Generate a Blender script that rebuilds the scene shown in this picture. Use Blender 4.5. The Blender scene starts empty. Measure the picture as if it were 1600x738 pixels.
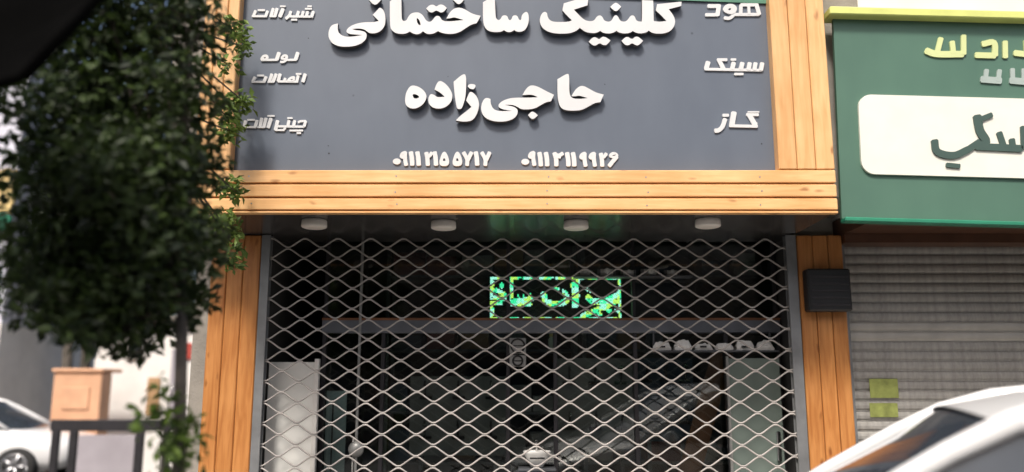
import bpy, math, random
from mathutils import Vector, Matrix
from mathutils.geometry import tessellate_polygon
R = math.radians
random.seed(7)
scene = bpy.context.scene
C = scene.collection

# ------------------------------------------------------------------ camera
CAMZ, PITCH, F = 1.55, R(10.3), 1300.0
cam_d = bpy.data.cameras.new('camera'); cam = bpy.data.objects.new('camera', cam_d); C.objects.link(cam)
cam.location = (0, 0, CAMZ); cam.rotation_euler = (R(90) + PITCH, 0, 0)
cam_d.sensor_width = 36; cam_d.lens = F / 1600 * 36; cam_d.clip_end = 600; cam_d.clip_start = 0.05
scene.camera = cam
cam_d.dof.use_dof = True; cam_d.dof.focus_distance = 5.75; cam_d.dof.aperture_fstop = 0.55

# ------------------------------------------------------------------ sky, sun, exposure
SUN_EL, SUN_AZ = R(52), R(17)          # the sun stands behind the camera, to its left
w = bpy.data.worlds.new('World'); scene.world = w; w.use_nodes = True
wn = w.node_tree.nodes; wl = w.node_tree.links
bg = wn['Background']; sky = wn.new('ShaderNodeTexSky'); sky.sky_type = 'NISHITA'; sky.sun_disc = False
sky.sun_elevation = SUN_EL; sky.sun_rotation = R(180) + SUN_AZ
sky.air_density = 1.0; sky.dust_density = 6.0; sky.ozone_density = 1.0
wl.new(sky.outputs[0], bg.inputs[0]); bg.inputs[1].default_value = 0.11
sd = bpy.data.lights.new('sun', 'SUN'); sd.energy = 2.7; sd.angle = R(10); sd.color = (1, 0.95, 0.88)
sun = bpy.data.objects.new('sun', sd); C.objects.link(sun)
ldir = Vector((math.sin(SUN_AZ) * math.cos(SUN_EL), math.cos(SUN_AZ) * math.cos(SUN_EL), -math.sin(SUN_EL)))
sun.rotation_euler = ldir.to_track_quat('-Z', 'Y').to_euler(); sun.location = (-4, -8, 12)
vs = scene.view_settings
vs.view_transform = 'Standard'; vs.look = 'None'; vs.gamma = 1; vs.use_curve_mapping = False; vs.exposure = 0.42


def at(px, py, Y):
    """photo pixel (1600x738) on the plane at depth Y -> world point"""
    u = (px - 800) / F; v = (369 - py) / F
    t = Y / (math.cos(PITCH) - v * math.sin(PITCH))
    return Vector((t * u, Y, CAMZ + t * (math.sin(PITCH) + v * math.cos(PITCH))))
def zat(py, Y): return at(800, py, Y).z
def xat(px, py, Y): return at(px, py, Y).x

# ------------------------------------------------------------------ materials
def nodes(name):
    m = bpy.data.materials.new(name); m.use_nodes = True
    return m, m.node_tree.nodes, m.node_tree.links, m.node_tree.nodes['Principled BSDF']

def mat(name, col, rough=0.5, metal=0.0, var=0.15, scale=6.0, bump=0.0, bscale=60.0, stretch=(1, 1, 1), coat=0.0, spec=0.5):
    m, n, l, p = nodes(name); p.inputs['Specular IOR Level'].default_value = spec
    p.inputs['Roughness'].default_value = rough; p.inputs['Metallic'].default_value = metal
    if coat: p.inputs['Coat Weight'].default_value = coat
    tc = n.new('ShaderNodeTexCoord'); mp = n.new('ShaderNodeMapping'); mp.inputs['Scale'].default_value = stretch
    l.new(tc.outputs['Object'], mp.inputs[0])
    no = n.new('ShaderNodeTexNoise'); no.inputs['Scale'].default_value = scale; no.inputs['Detail'].default_value = 6
    l.new(mp.outputs[0], no.inputs['Vector'])
    cr = n.new('ShaderNodeValToRGB')
    lo = [c * (1 - var) for c in col]; hi = [min(1, c * (1 + var)) for c in col]
    cr.color_ramp.elements[0].position = 0.3; cr.color_ramp.elements[1].position = 0.7
    cr.color_ramp.elements[0].color = (*lo, 1); cr.color_ramp.elements[1].color = (*hi, 1)
    l.new(no.outputs['Fac'], cr.inputs[0]); l.new(cr.outputs[0], p.inputs['Base Color'])
    if bump:
        n2 = n.new('ShaderNodeTexNoise'); n2.inputs['Scale'].default_value = bscale; n2.inputs['Detail'].default_value = 4
        l.new(mp.outputs[0], n2.inputs['Vector'])
        b = n.new('ShaderNodeBump'); b.inputs['Strength'].default_value = bump; b.inputs['Distance'].default_value = 0.01
        l.new(n2.outputs['Fac'], b.inputs['Height']); l.new(b.outputs[0], p.inputs['Normal'])
    return m

def wood(name, light, dark, axis):
    """varnished knotty pine, grain along one axis, each board its own cut"""
    m, n, l, p = nodes(name)
    p.inputs['Roughness'].default_value = 0.38; p.inputs['Coat Weight'].default_value = 0.12
    tc = n.new('ShaderNodeTexCoord'); oi = n.new('ShaderNodeObjectInfo')
    mul = n.new('ShaderNodeMath'); mul.operation = 'MULTIPLY'; mul.inputs[1].default_value = 37.0
    l.new(oi.outputs['Random'], mul.inputs[0])
    add = n.new('ShaderNodeVectorMath'); add.operation = 'ADD'
    l.new(tc.outputs['Object'], add.inputs[0]); l.new(mul.outputs[0], add.inputs[1])
    mp = n.new('ShaderNodeMapping'); l.new(add.outputs[0], mp.inputs[0])
    mp.inputs['Scale'].default_value = (0.09, 1, 1) if axis == 'X' else (1, 1, 0.09)
    g = n.new('ShaderNodeTexNoise'); g.inputs['Scale'].default_value = 34; g.inputs['Detail'].default_value = 7; g.inputs['Distortion'].default_value = 0.6
    l.new(mp.outputs[0], g.inputs['Vector'])
    cr = n.new('ShaderNodeValToRGB'); e = cr.color_ramp.elements
    e[0].position = 0.28; e[1].position = 0.66; e[0].color = (*dark, 1); e[1].color = (*light, 1)
    l.new(g.outputs['Fac'], cr.inputs[0])
    # broad tone
    b = n.new('ShaderNodeTexNoise'); b.inputs['Scale'].default_value = 2.2; b.inputs['Detail'].default_value = 3
    l.new(add.outputs[0], b.inputs['Vector'])
    br = n.new('ShaderNodeValToRGB'); br.color_ramp.elements[0].position = 0.35; br.color_ramp.elements[1].position = 0.65
    br.color_ramp.elements[0].color = (0.86, 0.80, 0.72, 1); br.color_ramp.elements[1].color = (1, 1, 1, 1)
    l.new(b.outputs['Fac'], br.inputs[0])
    mx = n.new('ShaderNodeMix'); mx.data_type = 'RGBA'; mx.blend_type = 'MULTIPLY'; mx.inputs['Factor'].default_value = 1
    l.new(cr.outputs[0], mx.inputs['A']); l.new(br.outputs[0], mx.inputs['B'])
    # knots
    mk = n.new('ShaderNodeMapping'); mk.inputs['Scale'].default_value = (0.62, 1.1, 1.5) if axis == 'X' else (1.5, 1.1, 0.62)
    l.new(add.outputs[0], mk.inputs[0])
    wob = n.new('ShaderNodeTexNoise'); wob.inputs['Scale'].default_value = 9
    l.new(mk.outputs[0], wob.inputs['Vector'])
    wv = n.new('ShaderNodeVectorMath'); wv.operation = 'SCALE'; wv.inputs['Scale'].default_value = 0.06
    l.new(wob.outputs['Color'], wv.inputs[0])
    wa = n.new('ShaderNodeVectorMath'); wa.operation = 'ADD'; l.new(mk.outputs[0], wa.inputs[0]); l.new(wv.outputs[0], wa.inputs[1])
    vo = n.new('ShaderNodeTexVoronoi'); vo.inputs['Scale'].default_value = 6.5
    l.new(wa.outputs[0], vo.inputs['Vector'])
    kr = n.new('ShaderNodeValToRGB'); kr.color_ramp.elements[0].position = 0.06; kr.color_ramp.elements[1].position = 0.17
    kr.color_ramp.elements[0].color = (1, 1, 1, 1); kr.color_ramp.elements[1].color = (0, 0, 0, 1)
    l.new(vo.outputs['Distance'], kr.inputs[0])
    mk2 = n.new('ShaderNodeMix'); mk2.data_type = 'RGBA'
    kf = n.new('ShaderNodeMath'); kf.operation = 'MULTIPLY'; kf.inputs[1].default_value = 0.75
    l.new(kr.outputs[0], kf.inputs[0]); l.new(kf.outputs[0], mk2.inputs['Factor'])
    l.new(mx.outputs['Result'], mk2.inputs['A']); mk2.inputs['B'].default_value = (dark[0] * 0.42, dark[1] * 0.30, dark[2] * 0.25, 1)
    hs_ = n.new('ShaderNodeHueSaturation'); vr_ = n.new('ShaderNodeMapRange'); vr_.inputs['To Min'].default_value = 0.86; vr_.inputs['To Max'].default_value = 1.08
    l.new(oi.outputs['Random'], vr_.inputs['Value']); l.new(vr_.outputs[0], hs_.inputs['Value'])
    l.new(mk2.outputs['Result'], hs_.inputs['Color']); l.new(hs_.outputs[0], p.inputs['Base Color'])
    bp = n.new('ShaderNodeBump'); bp.inputs['Strength'].default_value = 0.12; bp.inputs['Distance'].default_value = 0.004
    l.new(g.outputs['Fac'], bp.inputs['Height']); l.new(bp.outputs[0], p.inputs['Normal'])
    return m

def glass(name, tint=(0.9, 0.95, 0.93), refl=0.06, rough=0.02):
    m = bpy.data.materials.new(name); m.use_nodes = True
    n = m.node_tree.nodes; l = m.node_tree.links; n.remove(n['Principled BSDF'])
    tr = n.new('ShaderNodeBsdfTransparent'); tr.inputs[0].default_value = (*tint, 1)
    gl = n.new('ShaderNodeBsdfGlossy'); gl.inputs['Roughness'].default_value = rough
    fr = n.new('ShaderNodeFresnel'); fr.inputs[0].default_value = 1.5
    ad = n.new('ShaderNodeMath'); ad.operation = 'ADD'; ad.inputs[1].default_value = refl - 0.04
    l.new(fr.outputs[0], ad.inputs[0])
    mx = n.new('ShaderNodeMixShader'); l.new(ad.outputs[0], mx.inputs[0]); l.new(tr.outputs[0], mx.inputs[1]); l.new(gl.outputs[0], mx.inputs[2])
    l.new(mx.outputs[0], n['Material Output'].inputs[0])
    return m

def emit(name, col, s):
    m, n, l, p = nodes(name)
    p.inputs['Base Color'].default_value = (*[c * 0.3 for c in col], 1); p.inputs['Roughness'].default_value = 0.4
    p.inputs['Emission Color'].default_value = (*col, 1); p.inputs['Emission Strength'].default_value = s
    return m

def leafmat(name, dark, light):
    m, n, l, p = nodes(name)
    ge = n.new('ShaderNodeNewGeometry'); cr = n.new('ShaderNodeValToRGB')
    cr.color_ramp.elements[0].color = (*dark, 1); cr.color_ramp.elements[1].color = (*light, 1)
    l.new(ge.outputs['Random Per Island'], cr.inputs[0]); l.new(cr.outputs[0], p.inputs['Base Color'])
    p.inputs['Roughness'].default_value = 0.55
    tl = n.new('ShaderNodeBsdfTranslucent'); l.new(cr.outputs[0], tl.inputs[0])
    mx = n.new('ShaderNodeMixShader'); mx.inputs[0].default_value = 0.22
    l.new(p.outputs[0], mx.inputs[1]); l.new(tl.outputs[0], mx.inputs[2]); l.new(mx.outputs[0], n['Material Output'].inputs[0])
    return m

def panelmat(name, col):
    """painted composite sheet: rain streaks, dust and a few scuffs"""
    m, n, l, p = nodes(name)
    p.inputs['Roughness'].default_value = 0.42
    tc = n.new('ShaderNodeTexCoord')
    mp = n.new('ShaderNodeMapping'); mp.inputs['Scale'].default_value = (2.2, 1, 1.0); l.new(tc.outputs['Object'], mp.inputs[0])
    a = n.new('ShaderNodeTexNoise'); a.inputs['Scale'].default_value = 2.2; a.inputs['Detail'].default_value = 6; l.new(mp.outputs[0], a.inputs['Vector'])
    b = n.new('ShaderNodeTexNoise'); b.inputs['Scale'].default_value = 1.3; b.inputs['Detail'].default_value = 5; l.new(tc.outputs['Object'], b.inputs['Vector'])
    s = n.new('ShaderNodeMath'); s.operation = 'ADD'; l.new(a.outputs['Fac'], s.inputs[0]); l.new(b.outputs['Fac'], s.inputs[1])
    cr = n.new('ShaderNodeValToRGB'); e = cr.color_ramp.elements
    e[0].position = 0.75; e[1].position = 1.25
    e[0].color = (*[c * 0.93 for c in col], 1); e[1].color = (col[0] * 1.11, col[1] * 1.09, col[2] * 1.07, 1)
    h = n.new('ShaderNodeMath'); h.operation = 'MULTIPLY'; h.inputs[1].default_value = 1.0
    l.new(s.outputs[0], h.inputs[0])
    mr = n.new('ShaderNodeMapRange'); mr.inputs['From Min'].default_value = 0.7; mr.inputs['From Max'].default_value = 1.3
    l.new(h.outputs[0], mr.inputs['Value']); e[0].position = 0; e[1].position = 1
    l.new(mr.outputs[0], cr.inputs[0])
    v = n.new('ShaderNodeTexVoronoi'); v.inputs['Scale'].default_value = 2.6; l.new(tc.outputs['Object'], v.inputs['Vector'])
    vr = n.new('ShaderNodeValToRGB'); vr.color_ramp.elements[0].position = 0.012; vr.color_ramp.elements[1].position = 0.03
    vr.color_ramp.elements[0].color = (0.45, 0.45, 0.45, 1); vr.color_ramp.elements[1].color = (1, 1, 1, 1)
    l.new(v.outputs['Distance'], vr.inputs[0])
    mx = n.new('ShaderNodeMix'); mx.data_type = 'RGBA'; mx.blend_type = 'MULTIPLY'; mx.inputs['Factor'].default_value = 1
    l.new(cr.outputs[0], mx.inputs['A']); l.new(vr.outputs[0], mx.inputs['B']); l.new(mx.outputs['Result'], p.inputs['Base Color'])
    bp = n.new('ShaderNodeBump'); bp.inputs['Strength'].default_value = 0.06; bp.inputs['Distance'].default_value = 0.02
    l.new(b.outputs['Fac'], bp.inputs['Height']); l.new(bp.outputs[0], p.inputs['Normal'])
    return m

PINE_L, PINE_D = (0.90, 0.555, 0.265), (0.78, 0.43, 0.175)
M = dict(
    pine_h=wood('pine boards lying', PINE_L, PINE_D, 'X'),
    pine_v=wood('pine boards upright', (0.72, 0.325, 0.105), (0.50, 0.185, 0.048), 'Z'),
    pine_f=wood('pine frame upright', PINE_L, PINE_D, 'Z'),
    charcoal=panelmat('charcoal sheet', (0.110, 0.133, 0.172)),
    greenp=panelmat('green sheet', (0.080, 0.165, 0.122)),
    white=mat('white acrylic', (0.69, 0.69, 0.69), 0.35, var=0.06, scale=3),
    letterback=mat('letter side', (0.10, 0.10, 0.105), 0.5, var=0.05),
    limetrim=mat('lime trim', (0.66, 0.70, 0.22), 0.4, var=0.1),
    paletext=mat('pale yellow lettering', (0.62, 0.68, 0.33), 0.4, var=0.04),
    greytext=mat('grey lettering', (0.38, 0.45, 0.42), 0.4, var=0.04),
    cream=mat('cream panel', (0.80, 0.79, 0.70), 0.35, var=0.04),
    darktext=mat('dark lettering', (0.06, 0.10, 0.085), 0.4, var=0.04),
    soffit=mat('soffit sheet', (0.055, 0.052, 0.050), 0.24, var=0.15, scale=3),
    brownsoffit=mat('brown soffit', (0.10, 0.045, 0.025), 0.4, var=0.2),
    lampw=mat('lamp housing', (0.80, 0.76, 0.70), 0.45, var=0.08, scale=15),
    lampd=mat('lamp diffuser', (0.82, 0.77, 0.70), 0.4, var=0.05),
    rod=mat('grille rod', (0.42, 0.388, 0.365), 0.5, 0.0, var=0.25, scale=9),
    rail=mat('galvanised rail', (0.27, 0.275, 0.28), 0.45, 0.5, var=0.15, scale=8),
    frame=mat('window frame', (0.17, 0.18, 0.205), 0.35, 0.4, var=0.15),
    framel=mat('light window frame', (0.30, 0.30, 0.29), 0.4, 0.3, var=0.15),
    pane=glass('shop glass', (0.86, 0.9, 0.88), 0.07),
    frosted=mat('greenish frosted glass', (0.19, 0.235, 0.21), 0.25, var=0.2, scale=2),
    paleblue=mat('pale blue glass edge', (0.50, 0.62, 0.64), 0.25, var=0.18, scale=3),
    board=mat('white melamine', (0.80, 0.79, 0.75), 0.4, var=0.05, scale=2.5),
    stucco=mat('stucco', (0.30, 0.275, 0.24), 0.85, var=0.18, scale=4, bump=0.4),
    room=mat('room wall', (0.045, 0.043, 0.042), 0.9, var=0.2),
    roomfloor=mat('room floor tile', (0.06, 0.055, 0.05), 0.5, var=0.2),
    shelf=mat('steel shelf', (0.075, 0.08, 0.09), 0.5, var=0.2),
    boxgrey=mat('grey carton', (0.17, 0.17, 0.17), 0.8, var=0.2),
    boxblue=mat('dark blue carton', (0.03, 0.045, 0.07), 0.7, var=0.25),
    boxbrown=mat('brown carton', (0.17, 0.10, 0.055), 0.85, var=0.2),
    boxwhite=mat('white carton', (0.80, 0.79, 0.76), 0.7, var=0.1),
    boxred=mat('dark red plastic', (0.11, 0.025, 0.022), 0.5, var=0.2),
    chrome=mat('chrome', (0.62, 0.62, 0.62), 0.15, 1.0, var=0.03),
    ceramic=mat('white ceramic', (0.84, 0.83, 0.80), 0.12, var=0.02),
    black=mat('black plastic', (0.012, 0.012, 0.013), 0.45, var=0.2),
    orangewood=mat('orange brown timber', (0.22, 0.085, 0.035), 0.6, var=0.25, scale=7, stretch=(1, 1, .12)),
    asphalt=mat('asphalt', (0.085, 0.083, 0.08), 0.9, var=0.3, scale=3, bump=0.6, bscale=120),
    paver=mat('paving', (0.42, 0.40, 0.37), 0.85, var=0.2, scale=5, bump=0.3),
    kerb=mat('kerb stone', (0.36, 0.35, 0.33), 0.85, var=0.15, bump=0.3),
    shutter=mat('grey shutter', (0.36, 0.345, 0.32), 0.6, 0.0, var=0.2, scale=9, stretch=(4, 1, 1)),
    shutterl=mat('pale shutter bar', (0.50, 0.475, 0.43), 0.5, 0.2, var=0.15),
    bark=mat('bark', (0.10, 0.085, 0.07), 0.9, var=0.35, scale=12, bump=0.8, bscale=30),
    leaf=leafmat('glossy leaf', (0.010, 0.020, 0.006), (0.055, 0.092, 0.017)),
    leaf4=leafmat('sunlit leaf', (0.045, 0.085, 0.012), (0.21, 0.31, 0.06)),  # sprig leaves: sunlight put into a brighter leaf colour
    leaf2=leafmat('dark leaf', (0.012, 0.022, 0.008), (0.04, 0.07, 0.02)),
    leaf3=leafmat('fresh leaf', (0.05, 0.10, 0.015), (0.14, 0.22, 0.03)),
    carpaint=mat('white car paint', (0.80, 0.80, 0.80), 0.28, var=0.02, coat=0.5),
    carglass=mat('tinted car glass', (0.045, 0.055, 0.07), 0.05, var=0.1),
    rubber=mat('rubber', (0.02, 0.02, 0.02), 0.8, var=0.2),
    alloy=mat('alloy', (0.45, 0.45, 0.46), 0.3, 0.9, var=0.08),
    whitewall=mat('white render', (0.78, 0.75, 0.71), 0.8, var=0.08, scale=2),
    peach=mat('peach panel', (0.66, 0.37, 0.22), 0.7, var=0.12, scale=3),
    tan=mat('tan board', (0.42, 0.26, 0.13), 0.7, var=0.2),
    lavender=mat('lavender grey wall', (0.64, 0.64, 0.72), 0.7, var=0.08),
    creamy=mat('cream sign', (0.80, 0.60, 0.26), 0.6, var=0.08),
    greensign=mat('green sign', (0.03, 0.22, 0.13), 0.4, var=0.12),
    darkmetal=mat('dark metal', (0.03, 0.028, 0.032), 0.5, 0.3, var=0.2),
    greypanel=mat('grey lilac panel', (0.36, 0.33, 0.36), 0.6, var=0.12, scale=2),
    redp=mat('red paint', (0.45, 0.06, 0.04), 0.5, var=0.1),
    brick=mat('ochre brick facade', (0.20, 0.15, 0.11), 0.9, var=0.25, scale=8, bump=0.4),
    winglass=mat('far window glass', (0.03, 0.035, 0.04), 0.08, var=0.2),
    awning=mat('black canvas', (0.004, 0.004, 0.004), 1.0, var=0.2, spec=0.0),
    greenawn=mat('green canvas', (0.085, 0.22, 0.15), 0.6, var=0.1, scale=3),
    sticker=mat('yellow green sticker', (0.32, 0.36, 0.10), 0.6, var=0.3, scale=14),
)

# ------------------------------------------------------------------ mesh helpers
class MB:
    def __init__(s): s.v = []; s.f = []
    def add(s, vs_, fs):
        o = len(s.v); s.v += [tuple(p) for p in vs_]; s.f += [tuple(i + o for i in q) for q in fs]
    def box(s, a, b, bev=0.0):
        x0, y0, z0 = a; x1, y1, z1 = b
        if bev <= 0:
            s.add([(x0,y0,z0),(x1,y0,z0),(x1,y1,z0),(x0,y1,z0),(x0,y0,z1),(x1,y0,z1),(x1,y1,z1),(x0,y1,z1)],
                  [(0,3,2,1),(4,5,6,7),(0,1,5,4),(1,2,6,5),(2,3,7,6),(3,0,4,7)]); return s
        vv = []; e = bev
        for sx, xi, xo in ((0, x0 + e, x0), (1, x1 - e, x1)):
            for sy, yi, yo in ((0, y0 + e, y0), (1, y1 - e, y1)):
                for sz, zi, zo in ((0, z0 + e, z0), (1, z1 - e, z1)):
                    vv += [(xo, yi, zi), (xi, yo, zi), (xi, yi, zo)]
        I = lambda sx, sy, sz, k: (sx * 4 + sy * 2 + sz) * 3 + k
        ff = [(I(0,0,0,0),I(0,0,1,0),I(0,1,1,0),I(0,1,0,0)), (I(1,0,0,0),I(1,1,0,0),I(1,1,1,0),I(1,0,1,0)),
              (I(0,0,0,1),I(1,0,0,1),I(1,0,1,1),I(0,0,1,1)), (I(0,1,0,1),I(0,1,1,1),I(1,1,1,1),I(1,1,0,1)),
              (I(0,0,0,2),I(0,1,0,2),I(1,1,0,2),I(1,0,0,2)), (I(0,0,1,2),I(1,0,1,2),I(1,1,1,2),I(0,1,1,2))]
        for a_ in (0, 1):
            for b_ in (0, 1):
                ff += [(I(a_,b_,0,0),I(a_,b_,0,1),I(a_,b_,1,1),I(a_,b_,1,0)),
                       (I(a_,0,b_,0),I(a_,1,b_,0),I(a_,1,b_,2),I(a_,0,b_,2)),
                       (I(0,a_,b_,1),I(1,a_,b_,1),I(1,a_,b_,2),I(0,a_,b_,2))]
                for c_ in (0, 1): ff.append((I(a_,b_,c_,0),I(a_,b_,c_,1),I(a_,b_,c_,2)))
        s.add(vv, ff); return s
    def tube(s, pts, r, n=8, cap=True, flat=(1, 1)):
        pts = [Vector(p) for p in pts]; rr = r if isinstance(r, (list, tuple)) else [r] * len(pts)
        ring = []; up0 = Vector((0, 1, 0))
        for i, p in enumerate(pts):
            d = (pts[min(i + 1, len(pts) - 1)] - pts[max(i - 1, 0)])
            d = d.normalized() if d.length > 1e-9 else Vector((0, 0, 1))
            a = d.cross(up0)
            if a.length < 1e-3: a = d.cross(Vector((1, 0, 0)))
            a.normalize(); b = d.cross(a).normalized()
            ring.append([p + a * (math.cos(2 * math.pi * k / n) * rr[i] * flat[0]) + b * (math.sin(2 * math.pi * k / n) * rr[i] * flat[1]) for k in range(n)])
        vv = [q for rg in ring for q in rg]
        ff = [(i * n + k, i * n + (k + 1) % n, (i + 1) * n + (k + 1) % n, (i + 1) * n + k) for i in range(len(pts) - 1) for k in range(n)]
        if cap: ff += [tuple(range(n))[::-1], tuple(range((len(pts) - 1) * n, len(pts) * n))]
        s.add(vv, ff); return s
    def lathe(s, prof, n=24, c=(0, 0, 0)):
        cx, cy, cz = c; vv = []
        for (r, z) in prof: vv += [(cx + r * math.cos(2 * math.pi * k / n), cy + r * math.sin(2 * math.pi * k / n), cz + z) for k in range(n)]
        ff = [(i * n + k, i * n + (k + 1) % n, (i + 1) * n + (k + 1) % n, (i + 1) * n + k) for i in range(len(prof) - 1) for k in range(n)]
        s.add(vv, ff); return s
    def sheet(s, quad, t):
        """a quad given thickness t along its normal"""
        q = [Vector(p) for p in quad]; nn = (q[1] - q[0]).cross(q[3] - q[0]).normalized() * t
        s.add(q + [p + nn for p in q], [(0,3,2,1),(4,5,6,7),(0,1,5,4),(1,2,6,5),(2,3,7,6),(3,0,4,7)]); return s
    def prism(s, loops, yf, yb):
        """loops of (x,z): first outer, others holes; front at yf, back at yb"""
        L = [[Vector((a, b, 0)) for a, b in lp] for lp in loops]
        tri = tessellate_polygon(L); flat = [p for lp in L for p in lp]; N = len(flat)
        vv = [(p.x, yf, p.y) for p in flat] + [(p.x, yb, p.y) for p in flat]; ff = []
        for t in tri:
            a, b, c = (flat[i] for i in t)
            if (b.x - a.x) * (c.y - a.y) - (b.y - a.y) * (c.x - a.x) < 0: t = (t[0], t[2], t[1])
            ff += [tuple(t), (t[0] + N, t[2] + N, t[1] + N)]
        o = 0
        for lp in L:
            k = len(lp)
            for i in range(k): ff.append((o + i, o + (i + 1) % k, N + o + (i + 1) % k, N + o + i))
            o += k
        s.add(vv, ff); return s
    def mesh(s, name, m, smooth=False):
        me = bpy.data.meshes.new(name); me.from_pydata(s.v, [], s.f); me.update()
        if m: me.materials.append(M[m] if isinstance(m, str) else m)
        if smooth: me.polygons.foreach_set('use_smooth', [True] * len(me.polygons))
        return me
    def build(s, name, m, parent=None, smooth=False, loc=None):
        o = bpy.data.objects.new(name, s.mesh(name, m, smooth)); C.objects.link(o)
        if parent:
            o.parent = parent; o.matrix_parent_inverse = Matrix.Identity(4)
            if loc is None: o.location = -wloc(parent)
        if loc is not None: o.location = loc
        return o
def wloc(o):
    p = Vector((0, 0, 0))
    while o: p = p + o.location; o = o.parent
    return p

def tag(o, label=None, cat=None, group=None, kind=None):
    if label: o['label'] = label
    if cat: o['category'] = cat
    if group: o['group'] = group
    if kind: o['kind'] = kind
    return o
def thing(name, label, cat, loc=(0, 0, 0), group=None):
    o = bpy.data.objects.new(name, None); C.objects.link(o); o.location = loc; o.empty_display_size = 0.1
    return tag(o, label, cat, group)
def copy_tree(o, parent=None):
    c = o.copy(); C.objects.link(c); c.parent = parent
    for ch in list(o.children): copy_tree(ch, c)
    return c

def chaikin(pts, it=2):
    P = [(p[0], p[1], len(p) > 2) for p in pts]
    for _ in range(it):
        Q = []
        for i, (x, y, s) in enumerate(P):
            if s: Q.append((x, y, True)); continue
            a = P[i - 1]; b = P[(i + 1) % len(P)]
            Q.append((x * .75 + a[0] * .25, y * .75 + a[1] * .25, False)); Q.append((x * .75 + b[0] * .25, y * .75 + b[1] * .25, False))
        P = Q
    return [(x, y) for x, y, s in P]
def stroke(pts, w):
    """outline of a broad pen stroke (zoom-pixel coordinates)"""
    pts = [Vector(p) for p in pts]; L = []; Rr = []
    if len(pts) > 2:
        q = [2 * pts[0] - pts[1]] + pts + [2 * pts[-1] - pts[-2]]; out = []
        for i in range(1, len(q) - 2):
            for k in range(5):
                u = k / 5; a, b, c, e = q[i - 1:i + 3]
                out.append(0.5 * (2 * b + (c - a) * u + (2 * a - 5 * b + 4 * c - e) * u * u + (3 * b - a - 3 * c + e) * u ** 3))
        pts = out + [pts[-1]]
    for i, p in enumerate(pts):
        d = (pts[min(i + 1, len(pts) - 1)] - pts[max(i - 1, 0)]).normalized(); n = Vector((-d.y, d.x)) * (w / 2)
        L.append(p + n); Rr.append(p - n)
    e0 = (pts[0] - pts[1]).normalized() * w * 0.16; e1 = (pts[-1] - pts[-2]).normalized() * w * 0.16
    n0 = (L[0] - Rr[0]) * 0.3; n1 = (L[-1] - Rr[-1]) * 0.3; m0 = (L[0] + Rr[0]) / 2; m1 = (L[-1] + Rr[-1]) / 2
    q = L + [m1 + n1 + e1, m1 - n1 + e1] + Rr[::-1] + [m0 - n0 + e0, m0 + n0 + e0]
    return [(p.x, p.y) for p in q]
def ellipse(cx, cy, rx, ry, n=14): return [(cx + rx * math.cos(2 * math.pi * k / n), cy + ry * math.sin(2 * math.pi * k / n)) for k in range(n)]
def to_world(loop, reg, Y):
    x0, y0, s = reg; out = []
    for p in loop:
        q = at(x0 + p[0] / s, y0 + p[1] / s, Y); out.append((q.x, q.z))
    return out

# ------------------------------------------------------------------ depths of the place
YS = 5.40                       # front of the sign box
YP = 5.485                      # charcoal sheet of the sign
ZS = zat(333, YS)               # underside of the sign box
YG = 6.23                       # grille
YW = 6.62                       # glazed shop front
KERB = 4.95
PAVE = 0.13

# ------------------------------------------------------------------ ground
def struct(name, mb, m): return tag(mb.build(name, m), kind='structure')
struct('road', MB().box((-140, -60, -0.3), (140, 160, 0.0)), 'asphalt')
struct('pavement', MB().box((-2.75, KERB + 0.12, 0.0), (9, 14, PAVE)), 'paver')
struct('kerb', MB().box((-2.75, KERB, 0.0), (9, KERB + 0.12, PAVE + 0.012), 0.012), 'kerb')

# ------------------------------------------------------------------ shop building shell
XL, XR = xat(326, 500, YG), xat(1322, 500, YG)
GL, GR = xat(410, 500, YG), xat(1244, 500, YG)
ROOM_Z = ZS + 0.004
shop = thing('shop_building', 'stuccoed shop building behind the charcoal sign and diamond grille', 'building', (0, 8, PAVE))
MB().box((XL - .16, 5.62, ZS + 0.16), (XR, 12, 6.4)).build('upper_wall', 'stucco', shop)
MB().box((XL - .16, 6.36, PAVE), (GL - 0.02, 12, ZS + 0.16)).build('side_wall', 'stucco', shop)
MB().box((GR + 0.02, 6.36, PAVE), (XR, 12, ZS + 0.16)).build('side_wall', 'stucco', shop)
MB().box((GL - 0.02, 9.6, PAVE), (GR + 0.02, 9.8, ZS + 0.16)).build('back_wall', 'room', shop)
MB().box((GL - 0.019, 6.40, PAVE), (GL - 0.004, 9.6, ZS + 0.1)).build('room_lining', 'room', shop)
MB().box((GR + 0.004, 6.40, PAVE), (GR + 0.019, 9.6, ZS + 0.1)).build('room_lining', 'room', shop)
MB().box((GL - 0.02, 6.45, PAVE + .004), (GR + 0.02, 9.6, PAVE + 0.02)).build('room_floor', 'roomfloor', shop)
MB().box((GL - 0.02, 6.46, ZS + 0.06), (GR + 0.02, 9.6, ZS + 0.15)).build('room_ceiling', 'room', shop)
MB().box((GL, YG + 0.05, ZS + 0.012), (GR, YG + 0.22, ZS + 0.155)).build('shutter_box', 'soffit', shop)

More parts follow.
